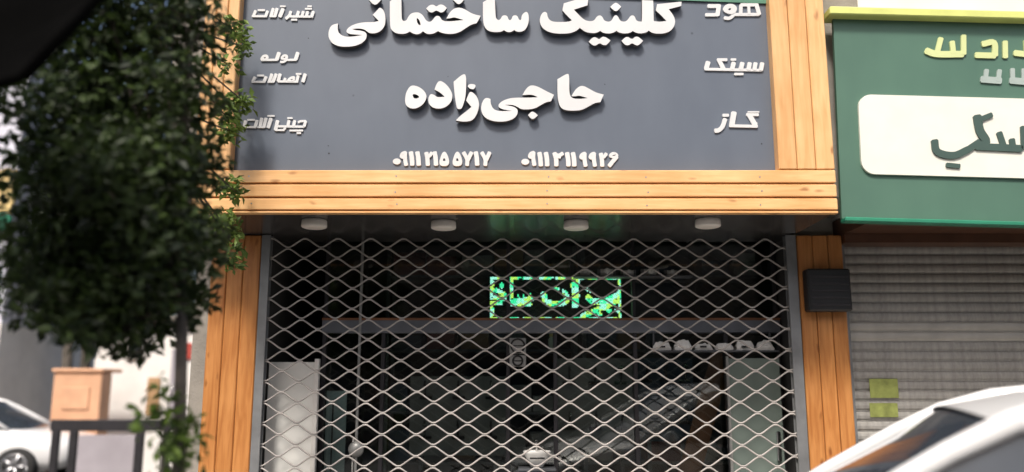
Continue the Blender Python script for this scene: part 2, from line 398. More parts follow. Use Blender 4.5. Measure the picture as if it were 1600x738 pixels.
# ------------------------------------------------------------------ the charcoal sign box
sign = thing('sign_box', 'charcoal shop sign in a pine frame with large raised white lettering', 'sign', (0, YS, ZS))
ztop = 4.62
pl, pr = xat(366, 100, YP), xat(1210, 100, YP)
fl, fr_ = xat(300, 300, YS), xat(1308, 300, YS)
zb = zat(266, YS)                                        # top of the three lying boards
jx = [fl + .02, fr_ - .02]
for a, b in zip(jx, jx[1:]):
    MB().box((a + .0006, YP, zb - 0.05), (b - .0006, YP + 0.03, ztop), .0012).build('sign_panel', 'charcoal', sign)
for px, py, r_ in ((514, 240, .006), (513, 228, .004), (945, 132, .004), (482, 60, .004), (1190, 225, .005), (700, 120, .003)):
    c_ = at(px, py, YP); MB().tube([(c_.x, YP - .0012, c_.z), (c_.x, YP + .002, c_.z)], r_, 8).build('rivet', 'darkmetal', sign)
MB().box((fl + .03, YP + 0.034, ZS + 0.03), (fr_ - .03, 5.62, ztop)).build('backing_box', 'black', sign)
zz = [zat(y, YS) for y in (266.0, 288.2, 310.0, 330.5)]
for i in range(3):
    MB().box((fl, YS, zz[i + 1] + 0.011), (fr_, YP + 0.028, zz[i] - (0.0 if i else 0.0)), 0.006).build('plank', 'pine_h', sign)
for i in range(3):
    for px in (390, 618, 857, 1012, 1190):
        c_ = at(px + random.uniform(-3, 3), (277, 299, 320)[i] + random.uniform(-2, 2), YS)
        MB().tube([(c_.x, YS - .0015, c_.z), (c_.x, YS + .004, c_.z)], .0055, 8).build('screw', 'alloy', sign)
MB().box((fl, YS + 0.004, ZS), (fr_, YS + 0.06, zz[3] + 0.003), 0.003).build('bottom_batten', 'pine_h', sign)
MB().box((fl + .01, YS + 0.035, ZS + .012), (fr_ - .01, YP + .02, zz[0] - .01)).build('joint_backing', 'orangewood', sign)
for x0, x1, n in ((fl, xat(363, 200, YS), 3), (xat(1213.5, 200, YS), fr_, 3)):
    for k in range(n):
        a = x0 + (x1 - x0) * k / n; b = x0 + (x1 - x0) * (k + 1) / n
        MB().box((a + .002, YS + 0.001, zz[0] + 0.006), (b - .002, YP + 0.026, ztop), 0.006).build('plank', 'pine_f', sign)
MB().box((fl, YS - 0.02, ztop), (fr_, 5.62, ztop + 0.06)).build('top_capping', 'rail', sign)

YL = 5.437                                               # front of the big letters
def solid(name, loops, reg, m='white', yf=YL, yb=YP - 0.012, parent=sign, smooth=2):
    L = []
    for lp in loops:
        lp = chaikin(lp, smooth); x0, y0, sc0 = reg
        lp = [(x, max(y, ((x0 + x / sc0 - 975) * 0.0365 - .6 - y0) * sc0) if x0 + x / sc0 > 975 else y) for x, y in lp]
        L.append(to_world(lp, reg, yf))
    mb = MB().prism(L, yf, yb)
    o = mb.build(name, m, parent)
    if yb - yf > 0.02:                                    # dark returns, white face
        o.data.materials.append(M['letterback'])
        for p in o.data.polygons:
            if p.normal.y > -0.9: p.material_index = 1
    return o
R1 = (500, 0, 8.2); R2 = (600, 0, 8.2); R3 = (740, 0, 8.2); R4 = (840, 0, 8.2)
R6 = (620, 105, 7.383); R7 = (720, 105, 7.381); R8 = (850, 105, 7.382)
solid('letter', [[(765,95),(812,125),(838,200),(838,300),(812,365),(755,415),(690,430),(625,425),(595,395),(550,372),(480,366),(410,374,1),(450,389),(530,394),(585,415),(602,455),(585,510),(530,560),(440,592),(340,602),(240,595),(160,560),(115,500),(105,430),(125,355),(165,315),(232,303,1),(225,350),(230,405),(265,450),(340,475),(430,470),(545,450,1),(450,443),(380,438),(340,418),(340,382),(390,335),(480,300),(580,285),(690,287),(752,270,1),(725,240),(675,192,1),(740,125)]], R1)
solid('dot', [[(622,-5,1),(685,62),(725,62),(788,-5,1),(725,-72),(685,-72)]], R1)
solid('letter', [[(75,18,1),(222,-75,1),(225,200),(230,255),(255,275),(290,262),(310,215),(345,175),(400,158),(460,165),(505,205),(535,260),(575,285),(615,270),(650,220),(680,202),(715,212),(735,255),(775,275),(860,275),(960,264),(1020,258,1),(960,240),(900,222),(850,235),(800,240,1),(830,180),(880,120),(950,95),(1030,115),(1130,180),(1240,205,1),(1210,260),(1185,300,1),(1120,315),(1050,360),(960,420),(860,440),(760,430),(690,400,1),(640,430),(580,440),(535,430),(500,402,1),(460,435),(410,442),(370,430),(330,405,1),(290,430),(230,438),(150,428),(95,385),(75,330)],
                 [(420,225),(455,260),(475,330),(440,318),(418,270)]], R2)
solid('dot', [[(540,110,1),(585,65),(635,60),(670,90),(710,58),(760,62),(805,105,1),(765,155),(725,165),(670,130),(620,165),(580,155)]], R2)
solid('dot', [[(880,-5,1),(940,54),(978,54),(1028,-5,1),(978,-66),(935,-66)]], R2)
solid('letter', [[(120,30,1),(270,-60,1),(280,180),(285,235),(320,265),(350,240),(365,205),(400,195),(435,210),(445,250),(470,265),(490,240),(500,205),(535,195),(565,210),(580,255),(610,262),(615,200),(650,160),(685,152),(705,190),(708,270),(690,340),(650,395),(590,412),(545,405),(522,385,1),(490,408),(450,415),(415,405),(390,388,1),(350,410),(270,415),(190,400),(140,350),(120,270)]], R3)
solid('letter', [[(85,150),(122,165),(125,205),(145,250),(190,280),(290,285),(390,282),(440,262,1),(380,205),(318,135,1),(335,45,1),(650,-50,1),(640,70,1),(465,125,1),(540,205),(600,258),(660,275),(725,268),(755,215),(795,195),(830,215),(850,262),(890,280),(930,278),(955,255),(975,212),(1000,193),(1030,210),(1050,258),(1085,280),(1130,277),(1160,250),(1185,210),(1215,195),(1245,212),(1258,255),(1290,278),(1335,278,1),(1340,200),(1338,-30,1),(1480,-110,1),(1485,180),(1490,272,1),(1570,281),(1650,270,1),(1590,205),(1515,135,1),(1530,55,1),(1845,-45,1),(1840,78,1),(1680,120,1),(1735,190),(1765,260),(1755,330),(1710,395),(1630,430),(1530,435),(1460,420),(1425,393,1),(1390,420),(1320,432),(1255,420),(1220,398,1),(1180,425),(1110,432),(1045,420),(1010,396,1),(970,422),(910,432),(845,425),(800,396,1),(760,422),(690,428),(610,410),(560,372),(540,358,1),(500,395),(420,428),(300,435),(180,425),(90,385),(40,330),(25,260),(45,185)]], R4)
solid('dot', [[(655,535,1),(705,480),(745,478),(790,510),(825,472),(870,475),(935,520,1),(885,578),(840,582),(795,550),(745,588),(705,582)]], R4)
solid('dot', [[(1075,525,1),(1120,480),(1160,472),(1210,510),(1250,470),(1290,472),(1352,525,1),(1300,580),(1260,585),(1210,550),(1165,585),(1120,578)]], R4)
solid('dot', [[(930,90,1),(985,38),(1020,38),(1072,88,1),(1020,144),(985,144)]], R4)
solid('letter', [[(95,360),(108,290),(150,220),(200,210),(270,235),(325,285),(347,340),(325,400),(280,450),(210,482),(140,472),(98,430)], [(180,312),(220,312),(268,345),(225,366),(192,358)]], R6)
solid('letter', [[(490,153),(550,180),(610,245),(645,320),(630,400),(570,460),(490,484),(410,467),(368,420),(362,365),(385,308),(430,318),(465,350),(552,342,1),(500,292),(435,260,1),(455,200)]], R6)
solid('letter', [[(655,170,1),(765,75),(803,95),(797,330),(765,440),(745,484),(700,486),(685,440),(665,300)]], R6)
solid('letter', [[(110,278),(165,312),(200,370),(212,440),(195,520),(160,590),(110,625),(20,630),(-58,616,1),(0,556),(75,502),(122,460,1),(62,385,1),(85,322)]], R7)
solid('dot', [[(72,218),(110,190),(178,204),(155,258),(108,252)]], R7)
solid('letter', [[(710,325,1),(745,260),(790,215),(840,210),(900,230),(980,275),(1075,320,1),(1040,395,1),(980,405),(920,440),(850,480),(760,490),(690,485),(650,455),(590,434),(505,436,1),(560,447),(620,460),(657,490),(655,540),(620,590),(540,624),(440,632),(340,617),(265,572),(232,500),(238,430),(265,370),(300,352),(342,368,1),(345,430),(380,490),(450,510),(590,506,1),(500,492),(445,472),(428,440),(470,395),(550,362),(640,352),(750,354),(890,348,1),(830,320),(780,318)]], R7)
solid('dot', [[(775,555,1),(812,514),(842,514),(888,555,1),(848,598),(812,598)]], R7)
solid('letter', [[(155,140,1),(268,73),(292,90),(290,280),(305,340),(340,364),(420,368),(505,358,1),(400,326),(350,340),(318,335,1),(350,275),(400,225),(450,213),(520,250),(600,295),(690,318,1),(650,405,1),(590,412),(520,450),(440,495),(340,504),(240,497),(190,465),(165,400),(155,300)]], R8)

def pen(name, reg, strokes, yf=YP - 0.011, polys=(), m='white', parent=sign, yb=YP - 0.0005):
    """a small flat letter of overlapping pen strokes, each a hair prouder than the last"""
    mb = MB(); k = 0
    for pts, w_ in strokes:
        mb.prism([to_world(stroke(pts, w_), reg, yf)], yf - 0.0004 * k, yb); k += 1
    for lp in polys:
        lps = lp if isinstance(lp[0], list) else [lp]
        mb.prism([to_world(chaikin(q), reg, yf) for q in lps], yf - 0.0004 * k, yb); k += 1
    return mb.build(name, m, parent)
S1 = (385, 0, 13.333)
pen('letter', S1, [([(190,225),(145,340)],58), ([(120,338),(420,342)],44), ([(440,235),(400,340)],60)])
pen('dot', S1, [([(240,213),(380,213)],38)])
pen('letter', S1, [([(560,180),(510,335)],62), ([(640,180),(590,345)],66), ([(485,343),(600,345)],36)])
pen('letter', S1, [([(762,185),(695,350)],76)]); pen('dot', S1, [([(702,132),(812,132)],30)])
pen('letter', S1, [([(925,240),(890,330),(820,388)],60), ([(1085,240),(1050,345)],62), ([(890,345),(1375,350)],44), ([(1185,245),(1155,345)],60), ([(1275,245),(1250,345)],60), ([(1395,245),(1360,352)],64)])
pen('dot', S1, [([(935,412),(1052,412)],40)]); pen('dot', S1, [([(1225,185),(1362,185)],36)]); pen('dot', S1, [([(1272,132),(1358,132)],32)])
S2 = (385, 75, 11.35)
pen('letter', S2, [([(912,85),(872,205)],66), ([(690,213),(880,212)],38), ([(722,160),(710,205),(665,245),(605,250)],40)],
    polys=[[[(600,190),(622,140),(680,110),(738,128),(738,185),(690,215),(630,212)], [(655,160),(690,150),(695,175),(660,180)]]])
pen('letter', S2, [([(578,85),(538,205)],66), ([(265,214),(545,212)],38)], polys=[[[(240,215),(265,150),(320,113),(385,125),(398,185),(370,218),(290,225)], [(300,180),(335,155),(350,178),(320,192)]]])
pen('letter', S2, [([(1042,465),(1000,600)],62)]); pen('dot', S2, [([(880,462),(972,462)],32)])
pen('letter', S2, [([(918,495),(890,600)],52), ([(560,595),(915,598)],38), ([(598,465),(562,590)],58), ([(690,540),(668,595)],46)],
    polys=[[[(700,600),(750,530),(830,496),(870,515),(850,600)], [(770,575),(815,540),(825,572)]]])
pen('letter', S2, [([(528,465),(470,600)],58), ([(450,465),(410,590)],56), ([(380,602),(480,603)],34)])
pen('letter', S2, [([(150,518),(112,598)],52), ([(95,602),(320,603)],34), ([(350,512),(312,600)],56)]); pen('dot', S2, [([(192,490),(308,490)],32)])
S3 = (370, 170, 13.333)
pen('letter', S3, [([(185,255),(155,365)],66), ([(150,378),(390,384)],42), ([(422,245),(382,380)],66)]); pen('dot', S3, [([(222,232),(372,232)],36)])
pen('letter', S3, [([(520,200),(480,380)],66), ([(608,200),(560,388)],68), ([(435,385),(575,388)],34)])
pen('letter', S3, [([(712,205),(650,392)],76)]); pen('dot', S3, [([(642,150),(782,150)],32)])
pen('letter', S3, [([(850,250),(805,440)],74), ([(795,445),(985,448)],38), ([(1012,395),(978,440)],46), ([(870,368),(1400,375)],44), ([(1088,250),(1062,365)],62), ([(1208,250),(1182,365)],62), ([(1280,285),(1330,262),(1440,258)],42), ([(1436,262),(1402,370)],58)])
pen('dot', S3, [([(1055,195),(1158,195)],36)]); pen('dot', S3, [([(1100,455),(1375,455)],38)]); pen('dot', S3, [([(1250,508),(1332,508)],38)])
S4 = (1090, 0, 12.308)
pen('letter', S4, [([(200,118),(420,118)],72), ([(410,95),(385,290)],84), ([(155,287),(400,285)],62)])
pen('letter', S4, [([(720,190),(690,290),(610,352),(515,345)],64), ([(700,280),(1180,280)],58), ([(835,100),(830,275)],66), ([(830,96),(1140,96)],60), ([(1130,85),(1185,280)],76), ([(980,100),(992,275)],56)],
    polys=[[[(478,180),(520,110),(600,75),(700,85),(762,150),(745,230),(680,280),(590,270),(510,235)], [(578,190),(625,150),(652,172),(612,208)]]])
S5 = (1090, 80, 13.333)
pen('letter', S5, [([(222,225),(180,370)],98), ([(150,375),(1345,398)],54), ([(445,190),(545,370)],86), ([(410,180),(612,180)],58), ([(752,240),(722,370)],92), ([(932,245),(902,380)],92), ([(1085,248),(1062,385)],86), ([(1205,250),(1185,388)],84), ([(1345,252),(1320,395)],86)])
pen('dot', S5, [([(698,175),(798,175)],48)]); pen('dot', S5, [([(770,478),(950,478)],50)])
S6 = (1100, 165, 14.76)
pen('letter', S6, [([(1012,148),(1272,148)],32), ([(985,208),(1255,212)],66), ([(1045,215),(1165,420)],112), ([(1172,400),(1180,490)],112), ([(590,468),(1230,482)],66), ([(692,160),(640,465)],124)])
pen('letter', S6, [([(490,310),(430,480),(345,565),(255,582)],100)]); pen('dot', S6, [([(435,225),(565,225)],68)])
S7 = (605, 228, 8.889); S8 = (805, 228, 8.889)
def digit(reg, st=(), polys=()): pen('digit', reg, list(st), polys=polys)
def nine(reg, x, y=0): digit(reg, [([(x,90+y),(x,180+y),(x+14,268+y)],56)], [[[(x-80,150+y),(x-60,95+y),(x-10,70+y),(x+20,75+y),(x+26,120+y),(x+15,178+y),(x-50,182+y)], [(x-42,128+y),(x-15,118+y),(x-18,134+y)]]])
def one(reg, x, y=0): digit(reg, [([(x-10,88+y),(x+4,170+y),(x+10,266+y)],62)])
def five(reg, x): digit(reg, (), [[[(x-22,85),(x+18,80),(x+55,150),(x+72,230),(x+48,280),(x-52,282),(x-72,232),(x-50,150)], [(x-4,160),(x+26,212),(x-26,212)]]])
def seven(reg, x): digit(reg, [([(x-54,92),(x-6,185),(x-5,270)],54), ([(x+56,92),(x+4,200)],54)])
def two(reg, x, y=0): digit(reg, [([(x-30,95+y),(x-14,175+y),(x-8,268+y)],58), ([(x-26,115+y),(x+12,140+y),(x+48,95+y)],48)])
digit(S7, (), [ellipse(133,217,56,42)]); nine(S7, 248); one(S7, 338); one(S7, 428); two(S7, 572); one(S7, 668); five(S7, 793); five(S7, 975); seven(S7, 1115); one(S7, 1240); seven(S7, 1368)
digit(S8, (), [ellipse(140,222,56,42)]); nine(S8, 252); one(S8, 346, 8); one(S8, 436, 8)
digit(S8, [([(545,100),(568,185),(572,275)],60), ([(540,110),(600,135),(662,105)],52), ([(560,150),(630,158)],40)])
one(S8, 730, 10); one(S8, 812, 10); nine(S8, 964, 12); nine(S8, 1094, 12); two(S8, 1218, 12)
digit(S8, [([(1412,150),(1365,205),(1305,280)],56)], [[[(1300,150),(1312,105),(1365,82),(1415,100),(1440,140),(1400,175),(1340,172)], [(1345,132),(1400,120),(1398,134),(1350,142)]]])

# underside of the sign box
sof = thing('soffit', 'glossy dark soffit under the charcoal sign', 'soffit', (0, 5.8, ZS))
nsp = 4
for k in range(nsp):
    a = fl + 0.02 + (fr_ - fl - 0.04) * k / nsp; b = fl + 0.02 + (fr_ - fl - 0.04) * (k + 1) / nsp
    MB().box((a + .0008, YS + 0.062, ZS + 0.004), (b - .0008, YG + 0.30, ZS + 0.011)).build('soffit_panel', 'soffit', sof)
MB().box((fl + .03, 5.63, ZS + 0.0115), (fr_ - .03, YG - .02, ZS + 0.155)).build('soffit_deck', 'black', sof)

# four round lamps on the soffit
lamp_px = ((491, 351), (693, 353), (900, 353), (1106, 350))
lamp_lab = ('round pale soffit lamp nearest the leafy street tree', 'round pale soffit lamp, second from the leafy tree', 'round pale soffit lamp in the green glow above the lit sign', 'round pale soffit lamp nearest the green neighbouring sign')
proto = None
for li, (px, py) in enumerate(lamp_px):
    yl = 5.74
    # depth from the soffit plane
    for _ in range(30):
        yl += (zat(py - 6, yl) - ZS) * -1.5
    p = Vector((xat(px, py, yl), yl, ZS + 0.004))
    if proto is None:
        proto = thing('ceiling_lamp', lamp_lab[0], 'lamp', p, 'round lamps under the shop sign')
        MB().lathe([(0.0, 0), (0.080, 0), (0.086, -0.006), (0.088, -0.046), (0.084, -0.052), (0.076, -0.053)], 32).build('housing', 'lampw', proto, True, (0, 0, 0))
        MB().lathe([(0.076, -0.0525), (0.074, -0.056), (0.05, -0.059), (0.0, -0.060)], 32).build('diffuser', 'lampd', proto, True, (0, 0, 0))
    else:
        o = copy_tree(proto); o.location = p; o['label'] = lamp_lab[li]
        o.rotation_euler.z = random.random()

# ------------------------------------------------------------------ pine clad pillars
def pillar(x0, x1, n, label, y0=YG - 0.03):
    t = thing('clad_pillar', label, 'pillar', ((x0 + x1) / 2, y0, PAVE))
    MB().box((x0 + .01, y0 + .03, PAVE), (x1 - .01, 6.355, ZS - .0)).build('core', 'stucco', t)
    wds = [random.uniform(.85, 1.15) for _ in range(n)]; sw = sum(wds); a = x0
    for k in range(n):
        b = a + (x1 - x0) * wds[k] / sw
        MB().box((a + .002, y0 + random.uniform(-.003, .003), PAVE + .003), (b - .002, y0 + 0.028, ZS - .004), 0.007).build('plank', 'pine_v', t)
        a = b
    return t
pillar(XL, xat(404, 500, YG), 3, 'orange pine clad pillar beside the leafy street tree')
rp = pillar(xat(1250, 500, YG), XR, 3, 'orange pine clad pillar with a black box, between the two shops')
b_ = thing('wall_box', 'black ribbed metal box mounted on the pine pillar', 'box', (xat(1288, 455, YG), YG - .03, zat(455, YG)))
bx0, bx1 = xat(1252, 455, YG), xat(1318, 455, YG); bz0, bz1 = zat(489, YG), zat(424, YG)
MB().box((bx0, YG - .15, bz0), (bx1, YG - .036, bz1), .012).build('case', 'black', b_)
for k in range(5):
    z = bz0 + (bz1 - bz0) * (k + .7) / 6
    MB().box((bx0 + .02, YG - .158, z), (bx1 - .02, YG - .149, z + .018), .003).build('louvre', 'darkmetal', b_)

# ------------------------------------------------------------------ diamond grille
gr = thing('roller_grille', 'closed steel roller grille of wavy rods forming wide diamonds', 'grille', ((GL + GR) / 2, YG, PAVE))
nx0 = at(553.3, 388, YG); nx1 = at(553.3 + 51.6 * 10, 388, YG)
PX = 0.2499
PZ = 0.0766
gl_, gr_ = GL + 0.012, GR - 0.012
def rodmesh(phase, name):
    pts = []; amp = PZ - 0.011
    n0 = int((gl_ - nx0.x) / PX) - 2; n = n0; x = 0
    key = []
    for n in range(n0, n0 + 26):
        xc = nx0.x + n * PX + phase * PX
        for dx, h in ((-.5, 0), (-.44, .02), (-.40, .12), (-.36, .20), (-.14, .80), (-.10, .88), (-.06, .98)):
            key.append((xc + dx * PX, h))
        for dx, h in ((0, 1), (.06, .98), (.10, .88), (.14, .80), (.36, .20), (.40, .12), (.44, .02)):
            key.append((xc + dx * PX, h))
    def yat(xx):
        for (a, ha), (b, hb) in zip(key, key[1:]):
            if a <= xx <= b: return ha + (hb - ha) * (xx - a) / max(b - a, 1e-9)
        return 0
    key2 = [(gl_, yat(gl_))] + [k for k in key if gl_ + .002 < k[0] < gr_ - .002] + [(gr_, yat(gr_))]
    mb = MB().tube([(x_, 0, (h - 1) * amp) for x_, h in key2], 0.0062, 8)
    return mb.mesh(name, 'rod', True)
rm = [rodmesh(0, 'rod_even'), rodmesh(0.5, 'rod_odd')]
z = nx0.z; k = 0
while z + PZ < ZS + .01: z += PZ; k -= 1
while z > PAVE + 0.10:
    o = bpy.data.objects.new('grille_rod', rm[k % 2]); C.objects.link(o); o.parent = gr
    o.location = Vector((0, YG + random.uniform(-.003, .003), z - 0.0055 + random.uniform(-.0022, .0022))) - gr.location; o.rotation_euler.y = random.gauss(0, .0011)
    z -= PZ; k += 1
MB().box((gl_, YG - .02, PAVE + .004), (gr_, YG + .02, z + 0.012), .006).build('bottom_bar', 'rail', gr)
def channel(xa, xb, inward):
    mb = MB()
    mb.box((xa, YG - .034, PAVE + .002), (xb, YG - .022, ZS - .002), .002)
    mb.box((xa, YG + .022, PAVE + .002), (xb, YG + .034, ZS - .002), .002)
    s_ = (xa, xa + .01) if inward > 0 else (xb - .01, xb)
    mb.box((s_[0], YG - .0225, PAVE + .002), (s_[1], YG + .0225, ZS - .002))
    return mb
channel(GL - .026, GL + .040, 1).build('guide_rail', 'rail', gr)
channel(GR - .055, GR + .022, -1).build('guide_rail', 'rail', gr)

# ------------------------------------------------------------------ glazed shop front behind the grille
sf = thing('glazed_screen', 'dark framed glass shop front behind the diamond grille', 'window', (0, YW, PAVE))
zt0, zt1 = zat(521, YW), zat(499, YW)
sx0, sx1 = xat(505, 510, YW), GR - 0.01
MB().box((sx0, YW - .05, zt0), (sx1, YW + .05, zt1), .006).build('transom', 'frame', sf)
MB().box((sx0, YW - .058, zt1 - .012), (sx1, YW - .0505, zt1 + .006), .002).build('transom_bead', 'orangewood', sf)
mull = [505, 600, 794, 867, 991, 1132, 1243]
for i, m_ in enumerate(mull):
    x = xat(m_, 520, YW)
    x = min(max(x, sx0 + .02), sx1 - .02)
    MB().box((x - .016, YW - .03, PAVE + .02), (x + .016, YW + .03, zt0 - .001), .003).build('mullion', 'darkmetal', sf)
    if i in (0, 2, 4, 6): MB().box((x - .014, YW - .028, zt1 + .001), (x + .014, YW + .028, ZS + .058), .003).build('mullion', 'darkmetal', sf)
for i in range(len(mull) - 1):
    a = max(xat(mull[i], 520, YW), sx0 + .02) + .017; b = min(xat(mull[i + 1], 520, YW), sx1 - .02) - .017
    MB().box((a, YW - .004, PAVE + .025), (b, YW + .004, zt0 - .002)).build('pane', 'pane', sf)
for a, b in ((0, 2), (2, 4), (4, 6)):
    xa = max(xat(mull[a], 520, YW), sx0 + .02) + .015; xb = min(xat(mull[b], 520, YW), sx1 - .02) - .015
    MB().box((xa, YW - .004, zt1 + .002), (xb, YW + .004, ZS + .056)).build('pane', 'pane', sf)
pp = thing('steel_post', 'thin pale steel post standing behind the grille', 'post', (xat(561, 560, 6.50), 6.50, PAVE))
xx = pp.location.x
MB().tube([(xx, 6.50, PAVE + .02), (xx, 6.50, ZS + .001)], .011, 10).build('tube', 'framel', pp)
MB().box((xx - .04, 6.46, PAVE + .005), (xx + .04, 6.54, PAVE + .02), .004).build('foot_plate', 'framel', pp)

# ------------------------------------------------------------------ LED matrix sign
YD = 6.88
led = thing('led_sign', 'green lit dot matrix sign hanging behind the grille', 'sign', at(868, 466, YD))
p0 = at(766, 433, YD); p1 = at(971, 500, YD)
MB().box((p0.x - .012, YD, p1.z - .012), (p1.x + .012, YD + .06, p0.z + .012), .004).build('housing', 'black', led)
for sx in (.15, .85):
    x = p0.x + (p1.x - p0.x) * sx
    MB().tube([(x, YD + .03, p0.z + .01), (x, YD + .03, ZS + .062)], .003, 6).build('hanging_wire', 'darkmetal', led)
LR = (740, 400, 5.273)
def near(px, py, pts, w_):
    for a, b in zip(pts, pts[1:]):
        ax, ay = a; bx, by = b; dx, dy = bx - ax, by - ay
        t = max(0, min(1, ((px - ax) * dx + (py - ay) * dy) / max(dx * dx + dy * dy, 1e-6)))
        if math.hypot(px - ax - dx * t, py - ay - dy * t) <= w_ / 2: return True
    return False
led_str = [([(168,225),(168,300)],34), ([(200,285),(250,310),(285,345)],42), ([(160,345),(295,350)],46), ([(165,392),(235,388)],40), ([(165,425),(167,485)],30),
    ([(245,240),(245,255)],36), ([(320,215),(320,350)],40), ([(322,372),(480,362)],50), ([(335,402),(470,398)],42), ([(378,332),(380,345)],24), ([(420,330),(421,345)],24), ([(475,322),(476,345)],26),
    ([(585,320),(592,370),(650,395),(730,392),(765,370)],56), ([(750,295),(770,330)],44), ([(675,268),(698,278)],32), ([(835,245),(845,320),(838,400)],72), ([(858,205),(862,225)],36),
    ([(945,345),(985,380),(1080,375),(1190,320)],58), ([(1185,365),(1060,425),(985,455),(900,492)],50), ([(935,278),(955,292)],32), ([(1090,435),(1115,450)],40), ([(1020,465),(1040,475)],34), ([(1170,445),(1190,455)],30)]
NX, NY = 96, 32
cols = {'green': MB(), 'lime': MB(), 'cyan': MB()}
dxp = (p1.x - p0.x) / NX; dzp = (p0.z - p1.z) / NY
for i in range(NX):
    for j in range(NY):
        zx = 150 + (i + .5) / NX * 1060; zy = 178 + (j + .5) / NY * 344
        on = any(near(zx, zy, p_, w_ * .84) for p_, w_ in led_str)
        edge = (j in (0, 31) and i % 12 < 11) or (j in (1, 30) and i % 12 < 9) or (i in (0, 95) and j % 9 < 7) or (i in (1, 94) and j % 9 < 6)
        if not (on or edge): continue
        if on and not edge and random.random() < .03: continue
        h = ((i // 5) * 7 + (j // 4) * 5 + (i + j) // 6) % 17
        c = 'cyan' if h < 6 else ('lime' if h < 12 else 'green')
        if random.random() < .08: c = random.choice(('green', 'lime', 'cyan'))
        x = p0.x + (i + .5) * dxp; z = p0.z - (j + .5) * dzp
        cols[c].box((x - dxp * .43, YD - .004, z - dzp * .40), (x + dxp * .43, YD + .001, z + dzp * .40))
for c, rgb in (('green', (0.05, 0.85, 0.38)), ('lime', (0.50, 0.85, 0.14)), ('cyan', (0.36, 0.9, 0.72))):
    tag(cols[c].build('lit_diodes', emit('diode ' + c, rgb, 1.5), led), 'lit %s diodes' % c, kind='stuff')

# ------------------------------------------------------------------ things inside the shop
def carton(x0, x1, y0, y1, z0, z1, m, label, cat='box', name='carton', group=None):
    t = thing(name, label, cat, ((x0 + x1) / 2, (y0 + y1) / 2, z0), group)
    MB().box((x0, y0, z0), (x1, y1, z1), .004).build('body', m, t)
    MB().box((x0 - .001, (y0 + y1) / 2 - .02, z1), (x1 + .001, (y0 + y1) / 2 + .02, z1 + .0015)).build('tape', 'boxgrey', t)
    return t
FL = PAVE + .02
# white board and its edge post, between grille and glass
wb = thing('white_board', 'tall white melamine board standing just behind the grille', 'board', (xat(455, 650, 6.42), 6.42, FL))
wx0, wx1 = xat(419, 600, 6.42), xat(491, 600, 6.42)
MB().box((wx0, 6.415, FL), (wx1, 6.435, zat(566, 6.42)), .003).build('sheet', 'board', wb)
MB().box((wx1 + .001, 6.40, FL), (wx1 + .034, 6.45, zat(561, 6.42)), .003).build('edge_post', 'whitewall', wb)
# pale blue glass sheet
pb = thing('glass_sheet', 'narrow pale blue glass sheet leaning inside the shop front', 'glass', (xat(524, 650, 6.72), 6.72, FL))
gx0, gx1 = xat(509, 650, 6.72), xat(541, 650, 6.72)
MB().box((gx0, 6.715, FL), (gx1, 6.727, zat(611, 6.72)), .002).build('sheet', 'paleblue', pb)
MB().box((gx0 + .05, 6.7115, FL + .2), (gx0 + .062, 6.7145, zat(625, 6.72)), .001).build('edge_strip', 'darkmetal', pb)
# frosted door leaf at right
fd = thing('frosted_door', 'greenish frosted glass door leaf inside, by the right guide rail', 'door', (xat(1178, 650, 6.50), 6.50, FL))
fx0, fx1 = xat(1142, 650, 6.50), GR - .06
MB().box((fx0, 6.495, FL), (fx1, 6.507, zat(560, 6.50)), .002).build('leaf', 'frosted', fd)
MB().box((fx0 - .02, 6.485, FL), (fx0 - .0005, 6.517, zat(557, 6.50)), .003).build('stile', 'framel', fd)
MB().box((fx1 - .06, 6.46, 1.0), (fx1 - .03, 6.494, 1.22), .006).build('handle', 'chrome', fd)
# leaning timber
lt = thing('timber_plank', 'orange brown timber plank leaning by the frosted door', 'plank', (xat(1100, 700, 6.85), 6.85, FL))
a, b = at(1088, 740, 6.85), at(1128, 552, 7.0); a = a + (a - b) * 1.2; a.z = FL + .002
MB().sheet([a + Vector((-.09, 0, 0)), a + Vector((.09, 0, 0)), b + Vector((.09, 0, 0)), b + Vector((-.09, 0, 0))], .04).build('board', 'orangewood', lt)
bx = MB().box((b.x - .075, b.y - .055, b.z - .25), (b.x + .075, b.y - .04, b.z - .20), .003).build('cleat', 'boxbrown', lt)

# steel shelving along the back, with goods
def shelves(x0, x1, y0, y1, levels, label):
    t = thing('shelf_rack', label, 'shelf', ((x0 + x1) / 2, (y0 + y1) / 2, FL))
    for x in (x0, x1 - .03):
        for y in (y0, y1 - .03): MB().box((x, y, FL), (x + .03, y + .03, levels[-1] + .25)).build('post', 'shelf', t)
    for z in levels: MB().box((x0 + .031, y0 + .001, z - .02), (x1 - .031, y1 - .001, z), .002).build('shelf_board', 'shelf', t)
    return t
